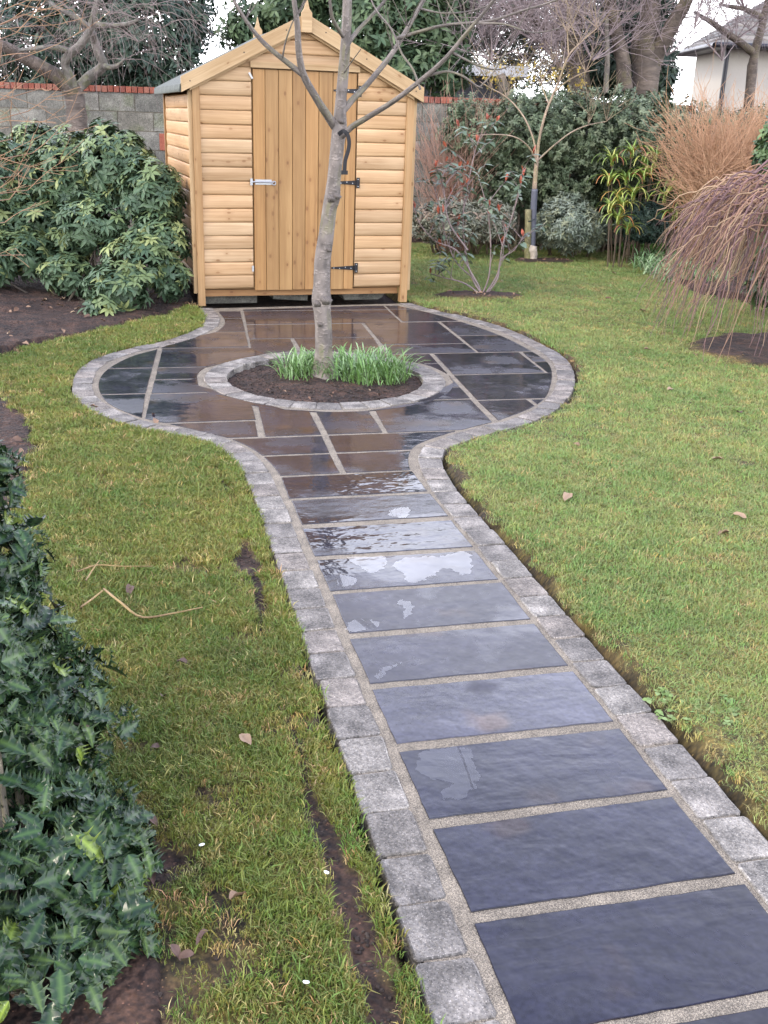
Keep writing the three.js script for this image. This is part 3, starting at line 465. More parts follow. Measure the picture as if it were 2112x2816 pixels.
// ---------- block wall behind ----------
const wallC = [-.05, -14.338], wu = [.970, .242], wallA = Math.atan2(-.242, .970);
const wall = thing('block_wall', 'long grey concrete block wall with red brick coping behind the shed', 'wall', [wallC[0], 0, wallC[1]]); wall.rotation.y = wallA;
const blockMats = [[.84, .85, .82], [.95, .95, .92], [.74, .75, .73], [.88, .86, .80]].map((t) => std({ map: blockMap, color: lin(...t), roughness: .92, bumpMap: blockBump, bumpScale: .005 }));
part(wall, 'mortar', new MB().box(-6.5, 7.3, -.07, 1.695, -.2, -.006).geo(), std({ map: mortarMap, color: lin(.50, .50, .48), roughness: .95 }));
{
  const r = rng(44), variants = []; for (let i = 0; i < 6; i++) { const g = new THREE.BoxGeometry(.437, .212, .2, 1, 1, 1), uv = g.attributes.uv; const o = r() * 5; for (let k = 0; k < uv.count; k++) uv.setXY(k, uv.getX(k) * .44 + o, uv.getY(k) * .215 + o * .6); g.translate(0, 0, -.1); variants.push(g); }
  for (let c = 0; c < 8; c++) for (let i = -11; i < 24; i++) { const x = i * .45 + (c % 2 ? .225 : 0), y = 1.695 - .108 - c * .225; if (y < .1 || x < -5 || x > 7.2) continue; if (c > 3 && (x < -2 || x > 4.6)) continue; const m = part(wall, 'block', variants[Math.floor(r() * 6)], blockMats[Math.floor(r() * 4)]); m.position.set(x, y, (r() - .5) * .006); }
  const brickM = [[.26, .075, .045], [.33, .10, .06], [.21, .065, .045], [.30, .12, .08]].map((t) => std({ color: lin(...t), roughness: .85, bumpMap: blockBump, bumpScale: .003 }));
  const bg = new THREE.BoxGeometry(.064, .072, .215); bg.translate(0, .036, -.1);
  for (let i = 0; i < 161; i++) { const x = -4.9 + i * .0755; const m = part(wall, 'coping_brick', bg, brickM[Math.floor(r() * 4)]); m.position.set(x, 1.698 + (r() - .5) * .005, .012 + (r() - .5) * .006); m.rotation.z = (r() - .5) * .03; }
  part(wall, 'half_brick', new THREE.BoxGeometry(.065, .2, .02), brickM[1]).position.set(.55, 1.13, .0);
}

// ---------- plant helpers ----------
function leafGeo(len, wid, { fold = .25, droop = .25, n = 4, tip = .5, wave = 0 } = {}) { // base at the origin, along +z, face up
  const b = new MB();
  for (let i = 0; i <= n; i++) { const t = i / n, w = wid * .5 * Math.pow(Math.sin(Math.PI * Math.pow(clamp(t * .94 + .04), tip < .5 ? .7 : tip > .5 ? 1.35 : 1)), .8), y = -droop * len * t * t, z = len * t; b.v(-w, y + w * fold + wave * Math.sin(t * 9), z, 0, t); b.v(0, y, z, .5, t); b.v(w, y + w * fold - wave * Math.sin(t * 9), z, 1, t); if (i) { const k = (i - 1) * 3; b.quad(k, k + 1, k + 4, k + 3); b.quad(k + 1, k + 2, k + 5, k + 4); } }
  return b.geo();
}
function hollyGeo(len, wid, s) {
  const r = rng(s), b = new MB(); b.c = []; const st = [[0, .05], [.08, .42], [.17, .70], [.20, 1.02], [.235, .70], [.33, .66], [.41, .76], [.445, 1.12], [.48, .74], [.57, .62], [.645, .66], [.68, .94], [.715, .58], [.8, .38], [.86, .34], [.885, .5], [.91, .24], [1, .005]], bend = .18 + r() * .25;
  st.forEach(([t, w], i) => { const hw = wid * .5 * w, spike = w > .9 || t === .885, y = -bend * len * t * t, z = len * t + (spike ? .025 * len : 0), up = spike ? hw * (.55 + r() * .35) : hw * .1;
    b.v(-hw, y + up, z, 0, t); b.v(-hw * .5, y + hw * .10, len * t, .25, t); b.v(0, y, len * t, .5, t); b.v(hw * .5, y + hw * .10, len * t, .75, t); b.v(hw, y + (spike ? hw * (.55 + r() * .35) : up), z, 1, t);
    const e = spike ? [2.6, 2.2, 1.5] : [1.6, 1.5, 1.2], m = [2.8, 2.6, 1.6]; b.c.push(...e, 1, 1, 1, ...m, 1, 1, 1, ...e);
    if (i) { const k = (i - 1) * 5; for (let q = 0; q < 4; q++) b.quad(k + q, k + q + 1, k + q + 6, k + q + 5); } });
  return b.geo();
}
const _x = V(0, 0, 0), _y = V(0, 0, 0), _z = V(0, 0, 0);
function leafM(pos, dir, up, s) { _z.copy(dir).normalize(); _x.crossVectors(up, _z); if (_x.lengthSq() < 1e-6) _x.set(1, 0, 0); _x.normalize(); _y.crossVectors(_z, _x); return new THREE.Matrix4().makeBasis(_x, _y, _z).scale(V(s, s, s)).setPosition(pos); }
function rdir(r) { const z = r() * 2 - 1, a = r() * TAU, q = Math.sqrt(1 - z * z); return V(q * Math.cos(a), z, q * Math.sin(a)); }
const eye = V(0, 1.495, 0);
// puts leaves on a thing: the nearest ones as meshes of their own, the rest as one mass
function addLeaves(t, items, geos, tints, matOpt, nParts, partName = 'leaf', r = rng(3)) {
  const base = t.position; const mats = tints.map((c) => phy({ color: lin(...c), specularIntensity: .55, ...matOpt }));
  items.forEach((it) => { it.k = Math.floor(r() * geos.length); it.c = it.tint === undefined ? Math.floor(r() * tints.length) : it.tint; it.d = V(0, 0, 0).setFromMatrixPosition(it.m).distanceTo(eye) - (it.front || 0); });
  items.sort((a, b) => a.d - b.d);
  items.slice(0, nParts).forEach((it) => { const m = part(t, partName, geos[it.k], mats[it.c]); m.matrix.copy(it.m).premultiply(new THREE.Matrix4().makeTranslation(-base.x, -base.y, -base.z)); m.matrix.decompose(m.position, m.quaternion, m.scale); });
  const rest = items.slice(nParts); if (!rest.length) return;
  const white = phy({ color: 0xffffff, specularIntensity: .55, ...matOpt });
  geos.forEach((g, gi) => { const L = rest.filter((it) => it.k === gi); if (!L.length) return; const im = new THREE.InstancedMesh(g, white, L.length), c = new THREE.Color(); L.forEach((it, i) => { im.setMatrixAt(i, it.m.clone().premultiply(new THREE.Matrix4().makeTranslation(-base.x, -base.y, -base.z))); const f = .82 + r() * .36; c.setRGB(tints[it.c][0] * f, tints[it.c][1] * f, tints[it.c][2] * f); im.setColorAt(i, c); }); im.name = 'foliage'; im.userData.kind = 'stuff'; im.castShadow = im.receiveShadow = true; t.add(im); });
}
// points through a lumpy volume made of ellipsoids
function shell(blobs, n, r, depth = .35, lump = .18) {
  const o = [], w = blobs.map((b) => b.r[0] * b.r[1] + b.r[1] * b.r[2] + b.r[0] * b.r[2]), W = w.reduce((a, b) => a + b); let tries = 0;
  while (o.length < n && tries++ < n * 12) {
    let k = 0, q = r() * W; while (q > w[k] && k < blobs.length - 1) q -= w[k++];
    const b = blobs[k], d = rdir(r), f = (1 - depth * r() * r()) * (1 + lump * 2 * (fbm(d.x * 2.2 + k * 7 + 9, d.y * 2.2 + d.z * 1.7, 3) - .5)), p = V(b.c.x + d.x * b.r[0] * f, b.c.y + d.y * b.r[1] * f, b.c.z + d.z * b.r[2] * f);
    if (p.y < .02) continue; let inside = false;
    for (const c of blobs) if (c !== b) { const e = Math.hypot((p.x - c.c.x) / c.r[0], (p.y - c.c.y) / c.r[1], (p.z - c.c.z) / c.r[2]); if (e < .62) { inside = true; break; } }
    if (inside) continue; const nn = V(d.x / b.r[0], d.y / b.r[1], d.z / b.r[2]).normalize(); o.push([p, nn, f]);
  }
  return o;
}
function clusterGeo(n, len, wid, s, opt = {}) { // a shoot tip with several leaves
  const r = rng(s), L = [];
  for (let i = 0; i < n; i++) { const g = leafGeo(len * (.7 + r() * .5), wid * (.8 + r() * .4), { n: 3, droop: .2 + r() * .35, ...opt }); const a = i / n * TAU + r() * .7, el = (opt.el ?? .35) + (r() - .5) * .8; g.rotateX(-el); g.rotateY(a); g.translate(0, (r() - .5) * len * (opt.spread ?? .6), 0); L.push(g); }
  return mergeGeometries(L);
}
// a branch that wanders; returns its points
function limb(p, dir, len, n, wob, pull, r) { const o = [p.clone()], d = dir.clone().normalize(), q = p.clone(); for (let i = 0; i < n; i++) { d.addScaledVector(rdir(r), wob).addScaledVector(pull, 1 / n).normalize(); q.addScaledVector(d, len / n); o.push(q.clone()); } return o; }
function twigs(mb, p, dir, len, rad, lev, o, r) {
  const n = lev > 1 ? 6 : 4, P = limb(p, dir, len, n, o.wob, V(0, o.pull, 0), r); mb.tube(P, (t) => Math.max(o.minr, rad * (1 - .75 * t)), lev > 1 ? 5 : 3, 0, false);
  if (lev <= 0) return; const k = Math.round(o.kids * (.7 + r() * .6));
  for (let i = 0; i < k; i++) { const t = .25 + .75 * r(), f = t * n, j = Math.min(n - 1, Math.floor(f)), q = P[j].clone().lerp(P[j + 1], f - j), d = P[j + 1].clone().sub(P[j]).normalize().addScaledVector(rdir(r), o.spread); twigs(mb, q, d, len * (o.ratio + (r() - .5) * .25), rad * (1 - .7 * t) * .65, lev - 1, o, r); }
}
const at0 = (v) => [v.x, 0, v.z];
function rel(t, pts) { return pts.map((p) => p.clone().sub(t.position)); }

// ---------- the tree in the circle ----------
const trunkBark = bark(.34, .305, .29, .006);
const tree = thing('young_tree', 'smooth grey-barked bare tree growing in the round bed in the patio', 'tree', [1.13, -.02, -6.13]);
{
  const T = (pts, rad, nm, m = 5, seg = 14, wob = .12) => { const [P, Rd] = smooth(rel(tree, pts), rad, m); return part(tree, nm, new MB().tube(P, Rd, seg, wob).geo(), trunkBark); };
  const k = .000447 * 6.23; // metres for one pixel at the tree
  T([V(1.124, -0.038, -6.14), V(1.123, 0.043, -6.141), V(1.119, 0.158, -6.142), V(1.115, 0.327, -6.143), V(1.106, 0.415, -6.145), V(1.103, 0.478, -6.146), V(1.105, 0.552, -6.145), V(1.108, 0.709, -6.144), V(1.128, 0.868, -6.14), V(1.144, 0.999, -6.135), V(1.159, 1.063, -6.132), V(1.165, 1.153, -6.13), V(1.179, 1.329, -6.117), V(1.19, 1.452, -6.114), V(1.193, 1.55, -6.113), V(1.207, 1.741, -6.109), V(1.213, 1.903, -6.087), V(1.217, 2.085, -6.086), V(1.211, 2.434, -6.067), V(1.186, 2.964, -6.043), V(1.15, 3.663, -6), V(1.135, 4.318, -5.952)],
    [46, 27, 20, 19, 20, 22, 19, 18, 17, 16, 17.5, 15, 15, 17, 13.5, 12.5, 11.5, 10.5, 9, 6.5, 4, 1.5].map((v, i) => v * k * (i < 13 ? .95 : .86)), 'trunk', 6, 18, .16);
  // limbs in view
  const br = (pts, r0, r1, m = 5) => T(pts, pts.map((_, i) => lerp(r0, r1, i / (pts.length - 1)) * k * .76), 'branch', m, 9, .1);
  br([V(1.162, 1.447, -6.121), V(1.11, 1.504, -6.072), V(1.043, 1.58, -6.006), V(0.953, 1.702, -5.925), V(0.92, 1.811, -5.872), V(0.906, 1.939, -5.834), V(0.885, 2.044, -5.808), V(0.848, 2.286, -5.766), V(0.787, 2.622, -5.678), V(0.755, 3.001, -5.583)], 12, 3.2);
  br([V(0.956, 1.695, -5.925), V(0.877, 1.748, -5.914), V(0.795, 1.802, -5.903), V(0.718, 1.865, -5.902), V(0.645, 1.947, -5.879), V(0.585, 2.031, -5.852), V(0.506, 2.212, -5.831), V(0.44, 2.458, -5.765)], 7.5, 2.6);
  br([V(1.194, 1.511, -6.113), V(1.263, 1.586, -6.137), V(1.35, 1.665, -6.177), V(1.52, 1.854, -6.238), V(1.606, 1.98, -6.278), V(1.707, 2.132, -6.325), V(1.807, 2.331, -6.372), V(1.939, 2.67, -6.422)], 9.5, 3.2);
  br([V(1.199, 1.394, -6.091), V(1.247, 1.451, -6.017), V(1.303, 1.494, -5.941), V(1.419, 1.584, -5.789), V(1.51, 1.672, -5.663), V(1.616, 1.787, -5.533), V(1.699, 1.913, -5.43), V(1.777, 2.033, -5.328), V(1.841, 2.181, -5.209), V(1.912, 2.416, -5.088)], 8.5, 2.6);
  br([V(1.206, 1.898, -6.089), V(1.156, 1.937, -6.019), V(1.11, 1.991, -5.958), V(1.089, 2.063, -5.912), V(1.049, 2.25, -5.871), V(1.006, 2.54, -5.778)], 6, 2.2);
  br([V(1.228, 1.876, -6.084), V(1.284, 1.941, -6.121), V(1.362, 2.016, -6.153), V(1.459, 2.119, -6.191), V(1.573, 2.32, -6.204), V(1.71, 2.608, -6.273)], 6, 2.2);
  br([V(1.54, 1.922, -6.243), V(1.64, 1.955, -6.146), V(1.759, 1.987, -6.054), V(1.973, 2.01, -5.898), V(2.105, 2.056, -5.762), V(2.23, 2.099, -5.628), V(2.39, 2.181, -5.485)], 5, 1.6);
  br([V(1.54, 1.704, -5.635), V(1.642, 1.732, -5.568), V(1.712, 1.711, -5.509), V(1.772, 1.666, -5.453), V(1.793, 1.656, -5.427)], 3.6, 1.8);
  br([V(1.78, 1.66, -5.431), V(1.835, 1.722, -5.417), V(1.889, 1.83, -5.383), V(1.949, 1.976, -5.327), V(1.991, 2.097, -5.275)], 2, 1.1);
  br([V(1.527, 1.643, -5.648), V(1.488, 1.738, -5.668), V(1.439, 1.815, -5.722), V(1.393, 1.934, -5.785), V(1.324, 2.027, -5.854), V(1.28, 2.139, -5.916)], 3, 1.8);
  br([V(1.643, 1.821, -5.506), V(1.802, 1.764, -5.528), V(1.909, 1.751, -5.543), V(1.972, 1.771, -5.548)], 3, 1.2);
  br([V(1.204, 1.721, -6.09), V(1.227, 1.779, -5.981), V(1.257, 1.838, -5.891)], 2, 1);
  br([V(0.837, 1.777, -5.893), V(0.846, 1.86, -5.818), V(0.878, 1.954, -5.759), V(0.928, 2.037, -5.705)], 2.4, 1.2);
  br([V(1.732, 1.95, -5.391), V(1.849, 1.946, -5.31), V(1.966, 1.909, -5.23), V(2.087, 1.93, -5.148)], 2.6, 1.1);
  br([V(1.676, 2.086, -6.302), V(1.84, 2.073, -6.343), V(2.037, 2.104, -6.356), V(2.278, 2.212, -6.337)], 3, 1.4);
  // crown above the picture, seen again in the wet slabs
  const r = rng(91), tw = new MB(), base = tree.position;
  for (const [y, a, l] of [[2.45, .3, .9], [2.6, 2.2, 1], [2.75, 4.1, .9], [2.95, 5.4, .9], [3.1, 1.2, .9], [3.25, 3.1, .8], [3.4, 4.8, .75], [3.6, .7, .7], [3.8, 2.6, .6], [4.0, 4.2, .5]]) twigs(tw, V(-.05, y, .05), V(Math.cos(a), 1.0, Math.sin(a)), l, .012, 2, { wob: .14, pull: .25, kids: 4, spread: .9, ratio: .5, minr: .0014 }, r);
  for (const c of [V(0.9, 1.96, -5.825), V(0.645, 1.947, -5.879), V(1.606, 1.98, -6.278), V(1.699, 1.913, -5.43), V(1.759, 1.987, -6.054), V(1.52, 1.854, -6.238)]) for (let i = 0; i < 3; i++) twigs(tw, c.clone().sub(base), V((r() - .5) * 2, .8 + r(), (r() - .5) * 2), .28 + r() * .3, .004, 1, { wob: .16, pull: .3, kids: 3, spread: .9, ratio: .5, minr: .0014 }, r);
  part(tree, 'twigs', tw.geo(), trunkBark, true);
  // old pruning scars
  for (const [p, s] of [[V(1.12, 0.479, -6.09), .036], [V(1.074, 0.457, -6.112), .03], [V(1.145, 1.059, -6.084), .03], [V(1.175, 1.07, -6.076), .024], [V(1.194, 1.472, -6.082), .022], [V(1.092, 0.334, -6.107), .02], [V(1.137, 0.768, -6.096), .016]]) { const g = new THREE.SphereGeometry(s, 14, 10); const q = g.attributes.position; for (let i = 0; i < q.count; i++) { const f = 1 + .5 * (fbm(q.getX(i) / s * 2 + 4, q.getY(i) / s * 2 + q.getZ(i) / s, 3) - .5); q.setXYZ(i, q.getX(i) * f, q.getY(i) * f * .8, q.getZ(i) * f); } g.computeVertexNormals(); part(tree, 'knot', g, trunkBark).position.copy(p).sub(tree.position); }
}
{ // strap hanging from the fork
  const t = thing('tree_strap', 'black rubber tie strap hanging from the fork of the patio tree', 'strap', [1.29, 1.2, -6.03]);
  const m = std({ color: lin(.010, .010, .012), roughness: .7 }), b = new MB();
  const band = (pts, w, nrm) => { const [P] = smooth(rel(t, pts), null, 6); let prev = null; P.forEach((p, i) => { const q = P[Math.min(P.length - 1, i + 1)], o = P[Math.max(0, i - 1)], tg = q.clone().sub(o).normalize(), s = V(0, 0, 0).crossVectors(tg, nrm).normalize().multiplyScalar(w / 2), n2 = V(0, 0, 0).crossVectors(s, tg).normalize().multiplyScalar(.002); const c = [[-1, -1], [1, -1], [1, 1], [-1, 1]].map(([a, e]) => b.v(p.x + s.x * a + n2.x * e, p.y + s.y * a + n2.y * e, p.z + s.z * a + n2.z * e)); if (prev) for (let k = 0; k < 4; k++) b.quad(prev[k], prev[(k + 1) % 4], c[(k + 1) % 4], c[k]); prev = c; }); };
  band([V(1.168, 1.405, -6.026), V(1.19, 1.423, -5.99), V(1.21, 1.407, -5.985), V(1.22, 1.368, -5.982), V(1.216, 1.322, -5.984), V(1.202, 1.273, -5.987), V(1.198, 1.216, -5.988)], .022, V(-.24, 0, .97));
  const u = part(t, 'strap', b.geo(), m); const g = new THREE.BoxGeometry(.036, .022, .012); part(t, 'buckle', g, m).position.copy(V(1.198, 1.206, -5.988)).sub(t.position);
}
// bulb leaves round the trunk
function bladeGeo(len, w, s) { const r = rng(s), b = new MB(), bend = .35 + r() * .75, n = 6; let y = 0, z = 0, a = .12 + r() * .3; for (let i = 0; i <= n; i++) { const t = i / n, hw = w * .5 * (t < .85 ? 1 : (1 - t) / .15 * .9 + .1); b.v(-hw, y, z + 0, 0, t); b.v(0, y - .002, z - .0018, .5, t); b.v(hw, y, z, 1, t); if (i) { const k = (i - 1) * 3; b.quad(k, k + 1, k + 4, k + 3); b.quad(k + 1, k + 2, k + 5, k + 4); } y += Math.cos(a) * len / n; z += Math.sin(a) * len / n; a += bend * (.2 + t * 1.5) / n * 2.6; } return b.geo(); }
{
  const geos = []; for (let i = 0; i < 7; i++) geos.push(bladeGeo(.135 + .02 * (i % 4), .007, 100 + i));
  const r = rng(17);
  for (const [n, lab, cx, cz, sx, sz] of [[560, 'large clump of green bulb leaves behind and right of the trunk', 1.38, -6.16, .28, .24], [210, 'small clump of green bulb leaves left of the trunk', 1.0, -6.19, .15, .14]]) {
    const t = thing('bulb_plant', lab, 'plant', [cx, -.02, cz]), items = [];
    for (let i = 0; i < n; i++) { const a = r() * TAU, d = Math.sqrt(r()), x = cx + Math.cos(a) * d * sx, z = cz + Math.sin(a) * d * sz, yaw = a * .6 + r() * TAU * .6; const m = new THREE.Matrix4().makeRotationY(Math.PI / 2 - yaw).multiply(new THREE.Matrix4().makeRotationX((r() - .5) * .5 + .12 * d)); m.scale(V(1, .85 + r() * .55, .85 + r() * .4)); m.setPosition(x, -.02, z); items.push({ m }); }
    addLeaves(t, items, geos, [[.12, .23, .06], [.16, .28, .085], [.20, .32, .12], [.26, .38, .18], [.09, .17, .04]], { roughness: .5 }, 300, 'leaf', r);
  }
}

// ---------- left border ----------
{ // large evergreen with whorls of leaflets
  const B = (c, px, d, sy = 1) => ({ c, r: [px * .000447 * d, px * .000447 * d * sy, px * .000447 * d] });
  const t = thing('evergreen_shrub', 'large rounded evergreen shrub with whorled glossy leaves left of the shed', 'shrub', [-.25, 0, -8.9]);
  const blobs = [B(V(-0.048, 1.077, -9.391), 76, 9.1), B(V(0.199, 0.848, -9.123), 72, 8.9), B(V(-0.403, 1.002, -9.789), 80, 9.4), B(V(-0.857, 0.898, -10.108), 100, 9.6, .75), B(V(0.075, 0.348, -8.793), 72, 8.55, .85), B(V(-0.097, 0.185, -8.527), 66, 8.25, .8), B(V(0.253, 0.538, -8.904), 56, 8.7), B(V(-0.277, 0.62, -9.139), 70, 8.8, .8), B(V(-1.256, 0.965, -9.795), 90, 9.2), B(V(-0.225, 0.061, -8.301), 32, 8.0), B(V(0.309, 0.219, -8.786), 40, 8.6), B(V(-0.719, 1.05, -10.279), 70, 9.8), B(V(-0.809, 0.582, -9.89), 95, 9.4, .8), B(V(-0.498, 0.378, -9.606), 55, 9.2, .8), B(V(-1.218, 0.587, -9.786), 90, 9.2, .8), B(V(-0.914, 0.33, -9.504), 70, 9, .8), B(V(-0.509, 0.206, -9.145), 52, 8.75, .8), B(V(-1.275, 0.286, -9.388), 80, 8.8, .8)];
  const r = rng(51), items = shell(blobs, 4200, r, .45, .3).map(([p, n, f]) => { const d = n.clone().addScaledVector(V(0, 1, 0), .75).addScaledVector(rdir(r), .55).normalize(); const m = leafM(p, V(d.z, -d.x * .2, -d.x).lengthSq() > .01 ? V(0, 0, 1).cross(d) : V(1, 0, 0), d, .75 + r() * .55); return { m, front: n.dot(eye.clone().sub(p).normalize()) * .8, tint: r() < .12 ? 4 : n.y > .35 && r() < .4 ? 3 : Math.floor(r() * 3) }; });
  const geos = [1, 2, 3, 4].map((s) => clusterGeo(8 + s % 3, .066, .026, 60 + s, { el: .1, fold: .3, spread: .35 }));
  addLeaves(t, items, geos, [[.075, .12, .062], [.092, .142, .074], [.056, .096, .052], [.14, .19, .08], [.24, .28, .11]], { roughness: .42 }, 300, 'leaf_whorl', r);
  const st = new MB(); for (let i = 0; i < 26; i++) { const a = r() * TAU, b = blobs[Math.floor(r() * blobs.length)].c.clone().sub(t.position); const s = V((r() - .5) * .5 - .1, -.02, (r() - .5) * .5); const [P, Q] = smooth([s, s.clone().lerp(b, .45).add(V(0, -.15, 0)), b], [.014, .01, .004], 5); st.tube(P, Q, 5); } part(t, 'stems', st.geo(), bark(.14, .115, .09));
}
{ // old gnarled tree in front of the wall
  const t = thing('gnarled_tree', 'gnarled old bare tree with a mass of arching twigs before the wall', 'tree', at0(V(-0.527, 1.346, -13.736))), m = bark(.26, .215, .19, .014), m2 = bark(.36, .345, .32, .010), k = .000447 * 13.1;
  const T = (pts, rad, nm, mt = m2) => { const [P, Q] = smooth(rel(t, pts), rad.map((v) => v * k), 6); part(t, nm, new MB().tube(P, Q, 12, .4).geo(), mt); };
  const b0 = V(-0.547, 0.989, -13.741).setY(-.05);
  T([b0, V(-0.527, 1.346, -13.736), V(-0.524, 1.537, -13.735), V(-0.544, 1.638, -13.74), V(-0.577, 1.738, -13.697)], [26, 21, 20, 21, 20], 'trunk', m);
  T([V(-0.568, 1.713, -13.695), V(-0.684, 1.819, -13.672), V(-0.844, 1.91, -13.609), V(-1.035, 2.013, -13.553), V(-1.197, 2.099, -13.491), V(-1.48, 2.204, -13.458)], [17, 15, 13, 12, 10, 8], 'branch', m);
  T([V(-0.538, 1.689, -13.687), V(-0.574, 1.861, -13.593), V(-0.605, 1.967, -13.549), V(-0.554, 2.064, -13.485), V(-0.405, 2.178, -13.396), V(-0.29, 2.347, -13.316), V(-0.226, 2.534, -13.248), V(-0.161, 2.768, -13.232)], [12, 9.5, 9, 8.5, 8, 7, 6, 5], 'branch');
  T([V(-0.502, 1.706, -13.73), V(-0.36, 1.832, -13.694), V(-0.181, 1.976, -13.598), V(-0.224, 2.111, -13.557), V(-0.253, 2.218, -13.564), V(-0.271, 2.309, -13.466)], [11, 10, 9.5, 9, 8, 6], 'branch');
  T([V(-0.531, 2.094, -13.479), V(-0.71, 2.13, -13.369), V(-0.883, 2.109, -13.309), V(-1.079, 2.079, -13.255)], [6, 5.5, 4.5, 3], 'branch');
  T([V(-0.252, 2.386, -13.306), V(-0.084, 2.367, -13.11), V(0.102, 2.38, -12.961), V(0.242, 2.423, -12.823)], [6, 5, 4, 2.5], 'branch');
  T([V(-0.181, 1.976, -13.598), V(-0.086, 1.949, -13.42), V(-0.002, 1.973, -13.296), V(0.063, 2.029, -13.176)], [6, 5, 4, 2], 'branch');
  T([V(-0.29, 2.347, -13.316), V(-0.458, 2.456, -13.306), V(-0.65, 2.539, -13.303), V(-0.834, 2.691, -13.297)], [6, 5, 4, 3], 'branch');
  const r = rng(23), tw = new MB();
  const src = [V(-0.198, 2.581, -13.241), V(0.063, 2.029, -13.176), V(0.242, 2.423, -12.823), V(-0.051, 2.477, -12.999), V(-0.29, 2.347, -13.316), V(0.061, 2.71, -12.971), V(0.397, 2.574, -12.784), V(-0.503, 2.525, -13.318), V(-0.883, 2.109, -13.309), V(-1.067, 2.312, -13.355), V(-0.742, 2.602, -13.274), V(0.231, 2.2, -12.825), V(-1.197, 2.099, -13.491), V(0.485, 2.348, -12.762)];
  for (const c of src) for (let i = 0; i < 8; i++) { const a = r() * TAU; twigs(tw, c.clone().sub(t.position), V(Math.cos(a), .55 + r() * .7, Math.sin(a)), .5 + r() * .55, .0042, 1, { wob: .2, pull: -1.5, kids: 3, spread: 1.0, ratio: .55, minr: .0014 }, r); }
  part(t, 'twigs', tw.geo(), twigM(.21, .165, .15), true);
}
{ // bare orange-brown shrub reaching in from the left
  const t = thing('twiggy_shrub', 'bare orange-brown twiggy shrub reaching in at the left edge', 'shrub', [-2.7, 0, -6.6]), r = rng(29), mb = new MB(), m = twigM(.34, .20, .11), m9 = twigM(.20, .12, .075);
  const tips = [V(-0.558, 1.959, -6.22), V(-0.518, 1.858, -6.313), V(-0.476, 1.752, -6.406), V(-0.577, 1.607, -6.328), V(-0.509, 1.47, -6.517), V(-0.597, 1.421, -6.23), V(-0.495, 1.253, -6.41), V(-0.597, 1.132, -6.333), V(-0.546, 1.046, -6.526), V(-0.612, 1.024, -6.13), V(-0.659, 0.892, -6.245), V(-0.572, 0.707, -6.326), V(-0.58, 1.735, -6.122), V(-0.49, 1.963, -6.512), V(-0.591, 1.326, -6.331), V(-0.625, 1.864, -6.134), V(-0.618, 1.245, -5.926), V(-0.645, 1.554, -6.035), V(-0.437, 1.596, -6.705), V(-0.421, 1.996, -6.598)];
  for (const e of tips) { const p = e.clone().sub(t.position), s = V((r() - .5) * .3, -.05, (r() - .5) * .3), mid = s.clone().lerp(p, .55).add(V(-.35, .25, 0)); const [P, Q] = smooth([s, mid, p], [.010, .007, .0022], 6); part(t, 'stem', new MB().tube(P, Q, 6, .1).geo(), m9); for (let i = 5; i < P.length; i++) if (r() < .85) twigs(mb, P[i], V(r() * 1.2, r() * 1.1 - .25, (r() - .5) * 1.2), .18 + r() * .22, .0028, 1, { wob: .15, pull: .1, kids: 3, spread: .8, ratio: .55, minr: .0013 }, r); }
  part(t, 'twigs', mb.geo(), m, true);
}
// holly, close to the camera
{
  const t = thing('holly_bush', 'dark green spiny-leaved holly bush in the bottom left corner', 'shrub', [-.35, 0, -1.6]), r = rng(61);
  const B = (c, R) => ({ c, r: [R, R, R] });
  const blobs = [B(V(-0.27, 0.234, -2.077), .185), B(V(-0.196, 0.06, -1.801), .175), B(V(-0.394, 0.482, -2.366), .165), B(V(-0.233, -0.052, -1.604), .185), B(V(-0.457, 0.327, -2.072), .24), B(V(-0.391, 0.037, -1.695), .2), B(V(-0.323, 0.357, -2.245), .13), B(V(-0.115, 0.128, -1.801), .08), B(V(-0.111, 0.018, -1.635), .08), B(V(-0.408, 0.674, -2.472), .12)];
  const items = shell(blobs, 3700, r, .6, .35).map(([p, n]) => { const up = n.clone().addScaledVector(V(0, 1, 0), .55).addScaledVector(rdir(r), .6).normalize(), d = n.clone().multiplyScalar(.5).addScaledVector(rdir(r), .9).addScaledVector(V(0, -.15, 0), 1); d.addScaledVector(up, -d.dot(up) * .8); return { m: leafM(p, d, up, .5 + r() * .6), front: n.dot(eye.clone().sub(p).normalize()) * .5, tint: r() < .02 ? 4 : Math.floor(r() * 4) }; });
  addLeaves(t, items, [1, 2, 3, 4, 5].map((s) => hollyGeo(.066, .047, 70 + s)), [[.018, .038, .020], [.026, .050, .026], [.013, .028, .016], [.036, .062, .030], [.08, .12, .03]], { roughness: .22, vertexColors: true }, 300, 'leaf', r);
  const st = new MB(); for (const b of blobs) for (let i = 0; i < 3; i++) { const q = b.c.clone().sub(t.position), s = V((r() - .5) * .3, -.03, (r() - .5) * .3), e = q.clone().addScaledVector(rdir(r), b.r[0] * .9); const [P, Q] = smooth([s, s.clone().lerp(q, .5), q, e], [.009, .007, .005, .0025], 5); st.tube(P, Q, 6, .1); } part(t, 'stems', st.geo(), bark(.30, .27, .20));
}

